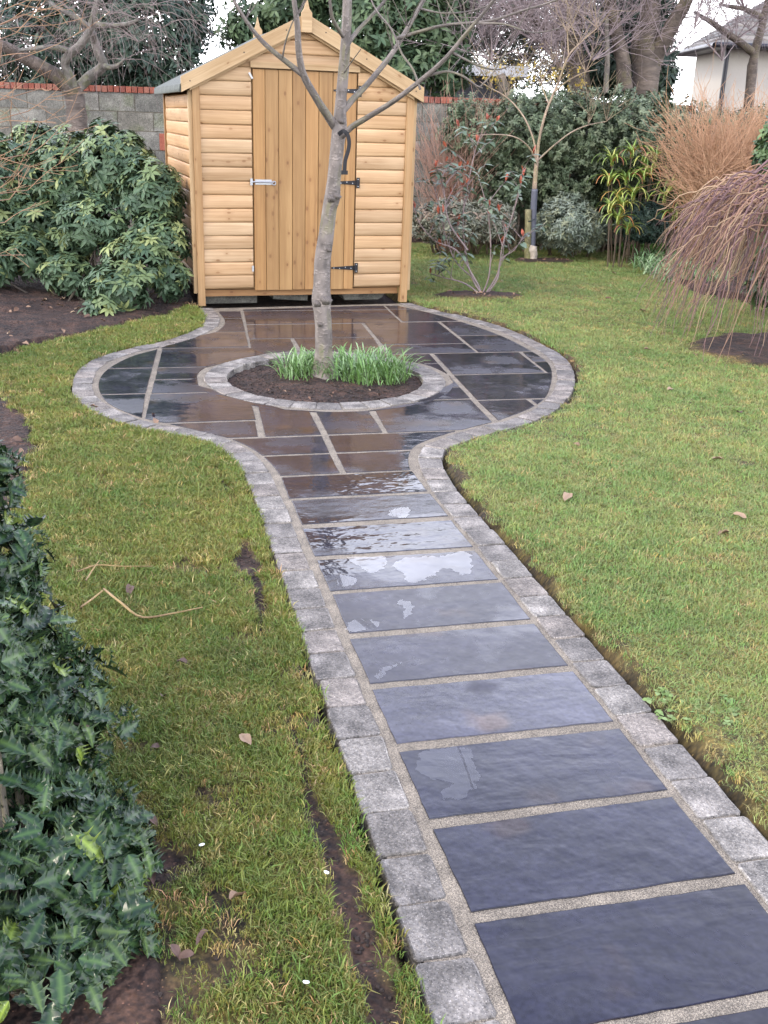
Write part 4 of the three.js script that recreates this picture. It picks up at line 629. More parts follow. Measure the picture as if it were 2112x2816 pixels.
// ---------- right side and background ----------
const tube1 = (t, nm, pts, rad, mt, seg = 8, wob = .1) => { const [P, Q] = smooth(rel(t, pts), rad, 6); return part(t, nm, new MB().tube(P, Q, seg, wob).geo(), mt); };
{ // red-tipped shrub on the lawn
  const t = thing('red_tipped_shrub', 'sparse lawn shrub with grey-green leaves and red shoot tips', 'shrub', at0(V(3.121, 0.001, -9.105))), r = rng(71), m = twigM(.26, .20, .19), items = [], tips = [];
  const st = [[V(3.123, 0.02, -9.115), V(3.092, 0.116, -9.174), V(2.914, 0.289, -9.281), V(2.812, 0.548, -9.358), V(2.751, 0.826, -9.424), V(2.697, 1.021, -9.5)],
    [V(3.123, 0.02, -9.115), V(3.045, 0.158, -9.176), V(2.984, 0.398, -9.242), V(2.96, 0.679, -9.29), V(2.999, 0.957, -9.331), V(3.056, 1.234, -9.359), V(3.093, 1.331, -9.401)],
    [V(3.132, 0.02, -9.113), V(3.156, 0.177, -9.045), V(3.14, 0.429, -8.987), V(3.079, 0.713, -8.93), V(3.008, 0.909, -8.886)],
    [V(3.145, -0, -9.11), V(3.237, 0.219, -9.035), V(3.244, 0.471, -8.982), V(3.289, 0.716, -8.919), V(3.333, 0.993, -8.867), V(3.318, 1.109, -8.819)],
    [V(3.115, 0.02, -9.117), V(2.971, 0.11, -9.215), V(2.822, 0.138, -9.314), V(2.712, 0.168, -9.403)],
    [V(3.158, 0, -9.107), V(3.267, 0.167, -9.11), V(3.298, 0.329, -9.144), V(3.417, 0.411, -9.145), V(3.5, 0.534, -9.155)],
    [V(3.076, 0.123, -9.127), V(2.882, 0.403, -9.196), V(2.703, 0.475, -9.271), V(2.56, 0.63, -9.328), V(2.522, 0.747, -9.368)],
    [V(2.977, 0.409, -9.152), V(2.793, 0.648, -9.166), V(2.73, 0.887, -9.141), V(2.694, 1.042, -9.119)]];
  for (const s of st) {
    tube1(t, 'stem', s, s.map((_, i) => lerp(.0085, .003, i / (s.length - 1))), m, 7);
    const [P] = smooth(s, null, 6); for (let i = 9; i < P.length; i++) if (r() < .6) { const d = V((r() - .5) * 1.6, .5 + r() * .5, (r() - .5) * 1.6).normalize(), L = .12 + r() * .22, e = P[i].clone().addScaledVector(d, L); tube1(t, 'stem', [P[i], P[i].clone().lerp(e, .5).add(V(0, .01, 0)), e], [.004, .003, .002], m, 5); tips.push([e, d]); } tips.push([P[P.length - 1], V(0, 1, 0)]);
  }
  for (const [p, d] of tips) { for (let i = 0; i < 6; i++) { const a = i * 2.4 + r(), q = p.clone().addScaledVector(d, -.01 - i * .014), dir = V(Math.cos(a), .15 - r() * .5, Math.sin(a)); items.push({ m: leafM(q, dir, V(0, 1, 0).addScaledVector(rdir(r), .4), .75 + r() * .5), tint: Math.floor(r() * 3) }); } if (r() < .42) for (let i = 0; i < 3; i++) items.push({ m: leafM(p, d.clone().multiplyScalar(.6).add(V(0, .8, 0)).addScaledVector(rdir(r), .35), rdir(r), .55 + r() * .35), tint: 3 + Math.floor(r() * 2), front: 3 }); }
  addLeaves(t, items, [leafGeo(.082, .034, { droop: .35 }), leafGeo(.072, .032, { droop: .2 })], [[.12, .165, .105], [.16, .21, .14], [.085, .125, .075], [.40, .11, .06], [.30, .09, .06]], { roughness: .4 }, 300, 'leaf', r);
}
{ // staked young tree
  const t = thing('sapling', 'staked sapling with grey trunk guard and pale cloth wrap at its foot', 'tree', at0(V(4.544, -0, -11.523))), m = bark(.66, .52, .40), k = .000447 * 12.28, r = rng(73);
  tube1(t, 'trunk', [V(4.535, -0.027, -11.525), V(4.533, 0.13, -11.526), V(4.52, 0.491, -11.529), V(4.501, 0.844, -11.534), V(4.502, 1.142, -11.533)], [.042, .034, .029, .026, .024], m, 10);
  const br = (pts, a, b) => tube1(t, 'branch', pts, pts.map((_, i) => lerp(a, b, i / (pts.length - 1)) * k * .62), m, 7);
  br([V(4.504, 1.117, -11.533), V(4.5, 1.338, -11.503), V(4.532, 1.627, -11.443), V(4.611, 1.91, -11.372), V(4.678, 2.185, -11.304), V(4.772, 2.301, -11.28), V(4.927, 2.459, -11.19)], 5, 1.6);
  br([V(4.5, 1.141, -11.555), V(4.472, 1.334, -11.613), V(4.36, 1.573, -11.692), V(4.188, 1.759, -11.787), V(4.023, 1.851, -11.88), V(3.894, 1.918, -11.912)], 3.6, 1.3);
  br([V(4.494, 1.117, -11.535), V(4.364, 1.262, -11.485), V(4.173, 1.355, -11.43), V(3.893, 1.371, -11.397), V(3.684, 1.351, -11.397)], 3.2, 1.2);
  br([V(4.514, 1.118, -11.53), V(4.694, 1.268, -11.558), V(4.901, 1.421, -11.557), V(5.09, 1.499, -11.562), V(5.309, 1.545, -11.559)], 3.2, 1.2);
  br([V(4.678, 2.185, -11.304), V(4.652, 2.365, -11.31), V(4.637, 2.476, -11.314)], 2.4, 1.2); br([V(4.575, 1.816, -11.381), V(4.648, 1.93, -11.208), V(4.79, 2.023, -11.07), V(4.906, 2.049, -11.041)], 2.6, 1.1); br([V(4.555, 1.698, -11.438), V(4.51, 1.863, -11.552), V(4.468, 1.955, -11.563)], 2.2, 1);
  const mb = new MB(); for (const c of [V(4.772, 2.301, -11.28), V(4.643, 2.409, -11.313), V(4.023, 1.851, -11.88), V(4.188, 1.759, -11.787), V(4.79, 2.023, -11.07), V(5.09, 1.499, -11.562), V(3.796, 1.359, -11.421), V(4.496, 1.909, -11.555), V(4.611, 1.91, -11.372), V(5.309, 1.545, -11.559), V(4.927, 2.459, -11.19)]) for (let i = 0; i < 5; i++) twigs(mb, c.clone().sub(t.position), V((r() - .5) * 1.6, .5 + r(), (r() - .5) * 1.6), .24 + r() * .28, .004, 1, { wob: .14, pull: .2, kids: 4, spread: .8, ratio: .55, minr: .0018 }, r); part(t, 'twigs', mb.geo(), m, true);
  tube1(t, 'trunk_guard', [V(4.522, 0.157, -11.518), V(4.514, 0.39, -11.52), V(4.504, 0.644, -11.523), V(4.501, 0.805, -11.523)], [.038, .037, .036, .035], std({ color: lin(.10, .105, .13), roughness: .5 }), 14, .04);
  tube1(t, 'cloth_wrap', [V(4.512, -0.025, -11.51), V(4.532, 0.054, -11.505), V(4.521, 0.132, -11.508), V(4.532, 0.185, -11.505)], [.055, .052, .06, .044], std({ color: lin(.44, .38, .30), roughness: .95 }), 16, .9);
  const s = thing('tree_stake', 'round green-brown timber stake beside the sapling', 'stake', at0(V(4.473, 0.028, -11.51))); tube1(s, 'post', [V(4.477, -0.014, -11.509).setY(-.05), V(4.462, 0.235, -11.512), V(4.44, 0.583, -11.518)], [.038, .038, .037], bark(.42, .40, .22, .004), 12, .04);
  const tie = new MB(); tie.tube(rel(s, [V(4.436, 0.454, -11.478), V(4.464, 0.462, -11.45), V(4.51, 0.487, -11.459)]), [.006, .006, .006], 6); part(s, 'tie', tie.geo(), std({ color: lin(.02, .03, .03), roughness: .6 }));
}
function leafShrub(name, label, pos, blobs, n, geos, tints, opt = {}) {
  const t = thing(name, label, opt.cat || 'shrub', pos, opt.group), r = rng(opt.seed || 5);
  const items = shell(blobs, n, r, opt.depth ?? .45, opt.lump ?? .25).map(([p, nn]) => { const up = nn.clone().addScaledVector(V(0, 1, 0), opt.up ?? .5).addScaledVector(rdir(r), opt.jit ?? .7).normalize(), d = rdir(r); d.addScaledVector(up, -d.dot(up)); return { m: leafM(p, d, up, .7 + r() * .6), front: nn.dot(eye.clone().sub(p).normalize()) }; });
  addLeaves(t, items, geos, tints, { roughness: opt.rough ?? .45 }, opt.parts || 0, 'leaf', r);
  if (opt.stem) { const st = new MB(); for (let i = 0; i < opt.stem; i++) { const b = blobs[Math.floor(r() * blobs.length)], q = b.c.clone().sub(t.position), s = V((r() - .5) * b.r[0], -.05, (r() - .5) * b.r[2] * .5); s.x += q.x * .6; s.z += q.z * .6; const [P, Q] = smooth([s, s.clone().lerp(q, .5).addScaledVector(rdir(r), .08), q], [.02, .014, .006], 4); st.tube(P, Q, 5); } part(t, 'stems', st.geo(), bark(.34, .26, .20)); }
  return t;
}
const EB = (c, px, d, sy = 1, sx = 1) => ({ c, r: [px * .000447 * d * sx, px * .000447 * d * sy, px * .000447 * d] });
const cl = (n, len, w, s, o) => [1, 2, 3].map((k) => clusterGeo(n, len, w, s + k, o));
// evergreen hedge over the wall
leafShrub('evergreen_hedge', 'broad dark evergreen hedge mound along the wall right of the shed', at0(V(5.167, 0.82, -12.109)),
  [EB(V(4.197, 1.358, -12.455), 85, 13.1, .8), EB(V(4.726, 1.401, -12.322), 90, 13.1, .85), EB(V(5.313, 1.395, -12.176), 95, 13.1, .85), EB(V(5.855, 1.389, -11.938), 95, 13, .85), EB(V(6.283, 1.38, -11.728), 75, 12.9, .9), EB(V(4.585, 0.894, -12.461), 85, 13.2, .8), EB(V(5.187, 0.861, -12.311), 85, 13.2, .8), EB(V(4.013, 1.426, -12.707), 50, 13.3, 1.1), EB(V(5.805, 1.09, -12.259), 80, 13.3, .7), EB(V(6.262, 1.629, -12.455), 70, 13.6, .6), EB(V(5.164, 1.619, -12.729), 80, 13.6, .5), EB(V(4.286, 0.6, -12.741), 70, 13.4, .7), EB(V(5.815, 0.636, -12.566), 90, 13.6, .6), EB(V(6.427, 0.712, -12.414), 90, 13.6, .7), EB(V(6.83, 0.74, -12.107), 80, 13.4, .7), EB(V(7.139, 1.29, -12.03), 90, 13.4, .8), EB(V(7.628, 1.306, -11.908), 90, 13.4, .8), EB(V(7.39, 0.704, -11.967), 100, 13.4, .7)],
  12000, cl(10, .038, .020, 200, { spread: 2.0, el: .2 }), [[.095, .128, .068], [.12, .155, .085], [.15, .18, .105], [.07, .098, .05]], { seed: 81, rough: .5, lump: .45, depth: .5, stem: 26 });
// twiggy brown patch beside the wall
{ const t = thing('dry_shrub', 'dry reddish-brown twiggy shrub against the wall beside the shed', 'shrub', at0(V(3.861, 0.616, -12.435))), r = rng(83), mb = new MB(), m = twigM(.36, .22, .16); for (let i = 0; i < 95; i++) twigs(mb, V((r() - .5) * .4, -.05, (r() - .5) * .3), V((r() - .5) * .9 - .1, 1.5, (r() - .5) * .7), .95 + r() * .65, .007, 1, { wob: .13, pull: .15, kids: 6, spread: .75, ratio: .4, minr: .0022 }, r); part(t, 'twigs', mb.geo(), m, true); for (let i = 0; i < 6; i++) { const P = limb(V((r() - .5) * .3, -.05, (r() - .5) * .2), V((r() - .5) * .5, 1, (r() - .5) * .3), .8 + r() * .5, 6, .1, V(0, .1, 0), r); part(t, 'stem', new MB().tube(P, (q) => .013 * (1 - .6 * q), 6).geo(), m); } }
leafShrub('grey_leaved_shrub', 'low grey-green shrub right of the staked sapling', at0(V(5.326, 0.072, -12.276)), [EB(V(5.009, 0.409, -11.634), 64, 12.5, .75, 1.15), EB(V(4.843, 0.341, -11.778), 40, 12.6, .9), EB(V(5.292, 0.34, -11.666), 44, 12.6, .8), EB(V(5.046, 0.575, -11.831), 38, 12.7, .8)], 1300, cl(10, .05, .014, 220, { spread: 1.2, el: .5 }), [[.20, .24, .18], [.26, .30, .23], [.16, .20, .14], [.24, .26, .16]], { seed: 85, rough: .6, lump: .3, up: .8, stem: 8 });
leafShrub('grey_leaved_shrub', 'low grey-green shrub behind the red-tipped lawn shrub', at0(V(4.031, 0.111, -12.599)), [EB(V(3.743, 0.437, -11.743), 62, 12.3, .65, 1.2), EB(V(3.465, 0.367, -11.916), 50, 12.4, .75), EB(V(4.11, 0.44, -11.755), 52, 12.4, .75)], 1100, cl(10, .05, .014, 230, { spread: 1.2, el: .5 }), [[.21, .22, .16], [.26, .27, .20], [.17, .18, .13], [.27, .21, .15]], { seed: 86, rough: .6, lump: .3, up: .8, stem: 8 });
leafShrub('round_shrub', 'small dark rounded evergreen shrub among the spiky rosettes', at0(V(6.076, 0.243, -11.78)), [EB(V(5.818, 0.483, -11.329), 46, 12.4, .85, 1.1), EB(V(5.649, 0.435, -11.268), 30, 12.3)], 900, cl(9, .035, .016, 240, { spread: 1.2 }), [[.045, .075, .055], [.055, .09, .07], [.035, .06, .042]], { seed: 87, rough: .4, stem: 5 });
// spiky rosettes
{
  const lf = (len, w, bend) => { const b = new MB(), n = 7; let y = 0, z = 0, a = .25; for (let i = 0; i <= n; i++) { const t = i / n, hw = w * .5 * (1 - t * .85); b.v(-hw, y + hw * .5, z); b.v(0, y, z); b.v(hw, y + hw * .5, z); if (i) { const k = (i - 1) * 3; b.quad(k, k + 1, k + 4, k + 3); b.quad(k + 1, k + 2, k + 5, k + 4); } y += Math.cos(a) * len / n; z += Math.sin(a) * len / n; a += bend / n; } return b.geo(); };
  const up = [lf(.2, .030, .9), lf(.22, .030, 1.5)], dn = [lf(.33, .036, 2.9), lf(.30, .034, 2.75)], tints = [[.22, .32, .06], [.30, .38, .08], [.40, .42, .10], [.15, .24, .05]].map((c) => std({ color: lin(...c), roughness: .4 })), old = [[.42, .17, .05], [.50, .30, .08], [.32, .12, .05]].map((c) => std({ color: lin(...c), roughness: .6 })), stemM = bark(.2, .15, .11), r = rng(97);
  const plants = [['spiky_plant', 'tall spiky rosette plant with drooping yellow-green leaves against the hedge', [V(5.601, 0.259, -11.362), [V(5.343, 1.108, -11.375), V(5.527, 1.2, -11.278), V(5.722, 1.089, -11.332), V(5.807, 1.158, -11.259), V(5.265, 0.901, -11.24), V(5.427, 0.925, -11.148), V(5.637, 0.948, -11.147), V(5.729, 0.998, -11.176), V(5.502, 0.768, -11.078), V(5.384, 0.731, -11.21)]]], ['spiky_plant', 'spiky yellow-green rosette plant low beside the small round shrub', [V(5.305, 0.257, -10.921), [V(5.181, 0.625, -10.952), V(5.334, 0.651, -10.965), V(5.256, 0.509, -10.881), V(5.388, 0.41, -10.9)]]], ['spiky_plant', 'spiky rosette plant standing below the orange-brown bush', [V(6.155, 0.25, -11.018), [V(5.937, 0.874, -11.072), V(6.033, 0.807, -10.997), V(6.205, 0.834, -11.006), V(6.285, 0.982, -11.037), V(5.841, 0.744, -10.993), V(6.074, 0.688, -10.935), V(6.295, 0.72, -10.88), V(6.434, 1.009, -11.052), V(5.964, 0.559, -10.962)]]]];
  for (const [nm, lab, [b0, heads]] of plants) {
    const t = thing(nm, lab, 'plant', at0(b0), 'spiky rosette plants in the back bed');
    for (const h of heads) {
      const hp = h.clone().sub(t.position), g = new THREE.Group(); g.name = 'rosette'; g.position.copy(hp); t.add(g); const s0 = V(hp.x * .5 + (r() - .5) * .1, -.05, hp.z * .5); const [P, Q] = smooth([s0, s0.clone().lerp(hp, .5).add(V(0, -.08, 0)), hp], [.010, .009, .008], 4); part(t, 'stem', new MB().tube(P, Q, 6, .2).geo(), stemM);
      for (let i = 0; i < 18; i++) { const low = i < 11, m = part(g, 'leaf', (low ? dn : up)[i % 2], i < 3 && r() < .7 ? old[Math.floor(r() * 3)] : tints[Math.floor(r() * 4)]); m.rotation.set(0, i * 2.4 + r() * .4, 0); m.scale.setScalar(.8 + r() * .4); m.position.y = (low ? -.02 - r() * .02 : .0); }
    }
  }
  const f = thing('orange_flower', 'single orange flower head standing right of the round shrub', 'flower', at0(V(6.242, 0.267, -11.326))); tube1(f, 'stem', [V(6.238, 0.214, -11.327).setY(-.02), V(6.226, 0.346, -11.33), V(6.223, 0.414, -11.331)], [.005, .004, .004], std({ color: lin(.08, .12, .03) }), 5); const fm = std({ color: lin(.55, .18, .02), roughness: .6 }), pg = leafGeo(.035, .02, { droop: .3 }); for (let i = 0; i < 11; i++) { const m = part(f, 'petal', pg, fm); m.position.copy(V(6.221, 0.424, -11.331)).sub(f.position); m.rotation.set(-.3 - r() * .5, i * 2.4, 0); }
}
{ // strap-leaved ground cover at the lawn's edge
  const geos = []; for (let i = 0; i < 5; i++) geos.push(bladeGeo(.22, .013, 300 + i)); const r = rng(19);
  for (const [lab, cs] of [['pale green strap-leaved clump at the bed edge left of the weeping tree', [[5.75, -10.75, .3], [5.62, -10.35, .25], [5.95, -11.1, .25], [5.5, -9.9, .25], [5.85, -10.35, .25], [5.7, -9.7, .22]]], ['dark green strap-leaved clump in front of the round shrub', [[6.05, -11.95, .25], [6.25, -11.75, .2]]]]) {
    const t = thing('strap_leaved_plant', lab, 'plant', [cs[0][0], 0, cs[0][1]]), items = []; for (const [x, z, R] of cs) for (let i = 0; i < 130; i++) { const a = r() * TAU, d = Math.sqrt(r()) * R; const m = new THREE.Matrix4().makeRotationY(r() * TAU).multiply(new THREE.Matrix4().makeRotationX((r() - .2) * .7)); m.scale(V(1, .7 + r() * .6, .8 + r() * .5)); m.setPosition(x + Math.cos(a) * d, .02, z + Math.sin(a) * d); items.push({ m }); }
    addLeaves(t, items, geos, cs.length > 2 ? [[.17, .28, .12], [.22, .34, .17], [.13, .23, .08], [.28, .36, .2]] : [[.07, .15, .03], [.09, .19, .04]], { roughness: .45 }, 220, 'leaf', r);
  }
}
{ // weeping tree
  const t = thing('weeping_tree', 'low weeping tree with a dome of bare purple-brown shoots at the right edge', 'tree', [5.0, 0, -6.75]), r = rng(101), cols = [[.22, .125, .115], [.29, .17, .11], [.165, .10, .10], [.38, .26, .16]].map((c) => twigM(...c)), top = V(.0, 1.28, 0);
  tube1(t, 'trunk', [V(5.0, -.05, -6.75), V(5.02, .6, -6.74), V(4.98, 1.0, -6.75), V(5.0, 1.25, -6.75)], [.05, .042, .042, .038], bark(.4, .34, .28), 10);
  const mbs = cols.map(() => new MB());
  for (let i = 0; i < 14; i++) { const a = i / 14 * TAU + r() * .3, R = .45 + r() * .3; const [P, Q] = smooth([top.clone(), V(Math.cos(a) * R * .4, 1.38 + r() * .1, Math.sin(a) * R * .4), V(Math.cos(a) * R, 1.22 + r() * .1, Math.sin(a) * R), V(Math.cos(a) * (R + .3), .85, Math.sin(a) * (R + .3)), V(Math.cos(a) * (R + .42), .4, Math.sin(a) * (R + .42))], [.016, .012, .009, .006, .003], 5); part(t, 'branch', new MB().tube(P, Q, 7, .1).geo(), cols[2]); }
  for (let i = 0; i < 620; i++) {
    const a = r() * TAU, s = .1 + .75 * Math.sqrt(r()), e = s + .18 + r() * .42, sy = 1.40 - .36 * s * s - r() * .28, ey = r() < .35 ? .02 + r() * .25 : .25 + r() * .6, w = (r() - .5) * .5, mid = (s + e) / 2 + .12; const pt = (R, y, q) => V(Math.cos(a + q) * R, y, Math.sin(a + q) * R);
    if (ey > sy - .2) continue; const [P, Q] = smooth([pt(s, sy, 0), pt(lerp(s, e, .35), sy - .05 + .04 * r(), w * .3), pt(mid, lerp(sy, ey, .45), w * .7), pt(e + .04, ey, w)], [.0058, .005, .004, .0017], 4); for (let z = 1; z < P.length - 1; z++) P[z].addScaledVector(rdir(r), .02); const k = Math.floor(r() * 4); mbs[k].tube(P, Q, 4); for (let w2 = 0; w2 < 2; w2++) { const j = 3 + Math.floor(r() * 8), q = P[j]; twigs(mbs[k], q, V(Math.cos(a), -.8, Math.sin(a)).addScaledVector(rdir(r), .5), .15 + r() * .25, .0025, 0, { wob: .1, pull: -.7, kids: 0, spread: 1, ratio: .5, minr: .0011 }, r); }
  }
  mbs.forEach((m, i) => part(t, 'shoots', m.geo(), cols[i], true));
}
leafShrub('evergreen_shrub', 'leafy green shrub behind the weeping tree at the right edge', at0(V(5.605, 0.978, -8.496)), [EB(V(5.588, 1.326, -8.5), 55, 9.6, 1.2), EB(V(5.565, 0.977, -8.506), 45, 9.6), EB(V(5.59, 0.602, -8.294), 60, 9.4), EB(V(5.3, 0.254, -7.954), 40, 9.0)], 700, cl(7, .06, .028, 250, {}), [[.08, .13, .05], [.12, .18, .07], [.06, .10, .05]], { seed: 88, stem: 8 });
{ // orange-brown bush
  const t = thing('bare_bush', 'dense orange-brown bare-twigged bush at the right edge before the house', 'bush', at0(V(6.268, 0.633, -10.186))), r = rng(103), m = twigM(.44, .26, .15), m2 = bark(.48, .40, .27), mb = new MB();
  for (let i = 0; i < 12; i++) { const a = i * .53, P = limb(V((r() - .5) * .2, -.05, (r() - .5) * .2), V(Math.cos(a) * .5, 1, Math.sin(a) * .45), 1.02 + r() * .22, 8, .12, V(0, .2, 0), r); part(t, 'stem', new MB().tube(P, (q) => .035 * (1 - .65 * q), 8, .3).geo(), m2); for (let k = 3; k < 9; k++) for (let j = 0; j < 11; j++) twigs(mb, P[k], V((r() - .5) * 2.4, .55 + r() * .6, (r() - .5) * 2.0), .34 + r() * .34 + (k - 3) * .03, .006, 1, { wob: .24, pull: .25, kids: 7, spread: .85, ratio: .55, minr: .0019 }, r); }
  part(t, 'twigs', mb.geo(), m, true);
}
// ---------- beyond the wall ----------
const dk = [[.030, .052, .034], [.040, .066, .042], [.052, .082, .050], [.034, .058, .042]];
const bigLeaf = cl(9, .11, .042, 260, { spread: 1.8, el: .2 });
function bgTree(name, label, base, blobs, n, geos, tints, opt = {}) { const t = leafShrub(name, label, base, blobs, n, geos, tints, { cat: 'tree', depth: .6, lump: .5, rough: .5, ...opt }); const q = blobs[0].c; part(t, 'trunk', new MB().tube(smooth([V(0, -.05, 0), V(.05, 1.2, 0), V(q.x - base[0], Math.max(1.8, q.y), q.z - base[2])], null, 5)[0], (k) => .13 * (1 - .5 * k), 9, .3).geo(), bark(.25, .21, .18)); return t; }
bgTree('dark_conifer', 'dense dark evergreen tree behind the wall left of the shed', at0(V(0.285, 2.053, -16.934)), [EB(V(0.507, 2.555, -16.879), 110, 16.5, 1.2), EB(V(-0.232, 2.3, -17.373), 110, 16.8), EB(V(0.8, 2.06, -16.497), 60, 16.2), EB(V(-0.908, 2.215, -17.541), 110, 16.8), EB(V(0.981, 2.882, -16.864), 60, 16.6, 1.3), EB(V(0.356, 3.365, -17.226), 110, 16.8, .8), EB(V(-1.729, 2.261, -17.952), 120, 17), EB(V(-0.659, 2.987, -17.685), 120, 17)], 2800, bigLeaf, dk, { seed: 111 });
bgTree('broadleaf_evergreen', 'leafy dark green evergreen tree behind the shed roof', at0(V(3.606, 2.083, -15.591)), [EB(V(2.453, 2.88, -15.878), 75, 16), EB(V(3.375, 2.648, -15.236), 85, 15.6), EB(V(3.987, 2.725, -15.084), 80, 15.6), EB(V(1.845, 2.639, -16.236), 50, 16.2, .8), EB(V(3.776, 2.129, -14.93), 70, 15.4, .6), EB(V(4.413, 2.694, -15.183), 55, 15.8), EB(V(2.95, 3.243, -15.755), 90, 16, .7), EB(V(4.194, 3.225, -15.444), 90, 16, .7), EB(V(4.384, 2.155, -14.984), 45, 15.6)], 2700, bigLeaf, [[.06, .095, .046], [.08, .12, .056], [.044, .076, .038], [.10, .145, .068]], { seed: 112 });
bgTree('ivy_column', 'ivy-clad evergreen column behind the forked grey trunks', at0(V(7.75, 2.311, -15.588)), [EB(V(7.717, 3.082, -15.802), 62, 17.2, 1.5), EB(V(7.634, 2.435, -15.617), 70, 17), EB(V(7.387, 2.896, -16.091), 55, 17.4), EB(V(7.235, 2.373, -16.128), 65, 17.4), EB(V(7.76, 3.787, -15.998), 55, 17.4, 1.3), EB(V(7.808, 2.179, -15.367), 35, 16.8)], 2000, bigLeaf, dk, { seed: 113 });
bgTree('flowering_shrub', 'shrub with small yellow flowers showing above the hedge', at0(V(5.11, 2.04, -13.979)), [EB(V(4.87, 2.089, -14.039), 60, 14.8, .7), EB(V(5.337, 2.16, -13.922), 60, 14.8, .7), EB(V(5.681, 2.053, -13.63), 50, 14.6, .6)], 240, [clusterGeo(6, .030, .016, 281, { spread: 4.5 })], [[.36, .26, .04], [.28, .21, .05], [.12, .11, .06], [.42, .32, .08], [.10, .10, .06]], { seed: 114, depth: .9 });
leafShrub('thicket', 'grey-brown thicket of bare undergrowth far behind the hedge', at0(V(7.003, 2.353, -17.836)), [EB(V(5.927, 2.604, -18.104), 70, 19), EB(V(6.598, 2.697, -17.937), 85, 19), EB(V(7.347, 2.721, -17.75), 85, 19), EB(V(7.954, 2.669, -17.598), 70, 19), EB(V(6.314, 3.28, -18.42), 75, 19.4), EB(V(7.068, 3.34, -18.231), 85, 19.4), EB(V(7.903, 3.331, -18.023), 80, 19.4), EB(V(5.716, 3.12, -18.569), 60, 19.4)], 1700, cl(7, .16, .022, 290, { spread: 2.2, el: .7 }), [[.10, .085, .075], [.13, .11, .095], [.075, .07, .06], [.06, .075, .05]], { seed: 115, depth: .9, lump: .5, rough: .8, jit: 1.2, cat: 'undergrowth' });
{ // bare trees beyond the hedge
  const m = bark(.24, .195, .165, .014), mo = bark(.31, .28, .25, .008);
  const mk = (lab, base, limbs, tw, s) => { const t = thing('bare_tree', lab, 'tree', base), r = rng(s); limbs.forEach(([pts, rad], i) => tube1(t, i ? 'branch' : 'trunk', i ? pts : [V(base[0], -.05, base[2]), ...pts], i ? rad : [rad[0] * 1.15, ...rad], i > 3 ? mo : m, 12, .35)); const mb = new MB(); for (const [c, n, l] of tw) for (let i = 0; i < n; i++) twigs(mb, c.clone().sub(t.position), V((r() - .5) * 2, .2 + r() * .9, (r() - .5) * 2), l * (.6 + r() * .7), .009, 2, { wob: .2, pull: .1, kids: 4, spread: .95, ratio: .6, minr: .0026 }, r); part(t, 'twigs', mb.geo(), twigM(.27, .215, .21), true); };
  mk('thick forked bare trunk rising before the ivy column', at0(V(7.361, 2.21, -14.86)), [[[V(7.361, 2.21, -14.86), V(7.33, 2.635, -14.868), V(7.332, 2.992, -14.868), V(7.327, 3.401, -14.869), V(7.339, 4.1, -14.969)], [.2, .17, .145, .12, .09]], [[V(7.385, 2.272, -14.854), V(7.491, 2.604, -14.725), V(7.568, 2.867, -14.603), V(7.642, 3.123, -14.481), V(7.682, 3.371, -14.368)], [.13, .11, .10, .09, .07]], [[V(7.289, 2.269, -14.878), V(7.178, 2.509, -14.906), V(7.134, 2.831, -14.814)], [.08, .07, .05]], [[V(7.007, 1.98, -14.742), V(6.932, 2.372, -14.761), V(6.792, 2.784, -14.796), V(6.68, 3.13, -14.824), V(6.607, 3.472, -14.842)], [.11, .10, .09, .085, .07]], [[V(6.658, 1.935, -14.623), V(6.633, 2.413, -14.63), V(6.571, 2.879, -14.645)], [.04, .035, .03]]], [[V(7.642, 3.123, -14.481), 12, 1.0], [V(7.332, 2.992, -14.868), 8, 1.1], [V(6.46, 2.76, -14.673), 9, 1.1], [V(6.732, 3.114, -14.605), 9, 1.1], [V(6.357, 2.337, -14.492), 9, 1], [V(6.792, 2.784, -14.796), 5, 1.1], [V(6.596, 2.647, -14.639), 5, .9], [V(7.526, 2.451, -14.613), 5, .9], [V(7.137, 2.801, -14.813), 4, .9], [V(7.759, 2.801, -14.349), 6, .9]], 121);
  mk('pair of leaning bare trunks above the middle of the hedge', at0(V(6.597, 2.006, -15.36)), [[[V(6.558, 2.068, -15.37), V(6.451, 2.5, -15.396), V(6.379, 2.925, -15.414), V(6.297, 3.459, -15.435)], [.17, .15, .13, .1]], [[V(6.399, 2.499, -15.409), V(6.306, 2.802, -15.433), V(6.247, 3.17, -15.551), V(6.17, 3.525, -15.57)], [.11, .10, .09, .08]], [[V(6.44, 2.623, -15.399), V(6.063, 2.775, -15.39), V(5.628, 2.946, -15.396), V(5.268, 3.045, -15.382)], [.08, .07, .05, .03]], [[V(6.474, 2.807, -15.391), V(6.464, 3.048, -15.393), V(6.474, 3.347, -15.391)], [.07, .06, .05]]], [[V(5.628, 2.946, -15.396), 14, 1.2], [V(5.281, 2.868, -15.379), 14, 1.1], [V(4.773, 2.895, -15.3), 12, 1.2], [V(5.597, 2.545, -14.682), 12, 1.1], [V(5.859, 2.197, -14.41), 10, .9], [V(4.933, 2.283, -14.641), 12, .9], [V(4.593, 2.334, -14.829), 10, .9], [V(6.063, 2.775, -15.39), 6, 1.1], [V(6.423, 2.805, -15.404), 6, 1.1], [V(6.455, 2.307, -15.189), 6, 1], [V(5.877, 2.458, -15.024), 7, 1], [V(4.98, 2.607, -15.248), 7, 1], [V(5.299, 2.488, -14.962), 7, .9]], 122);
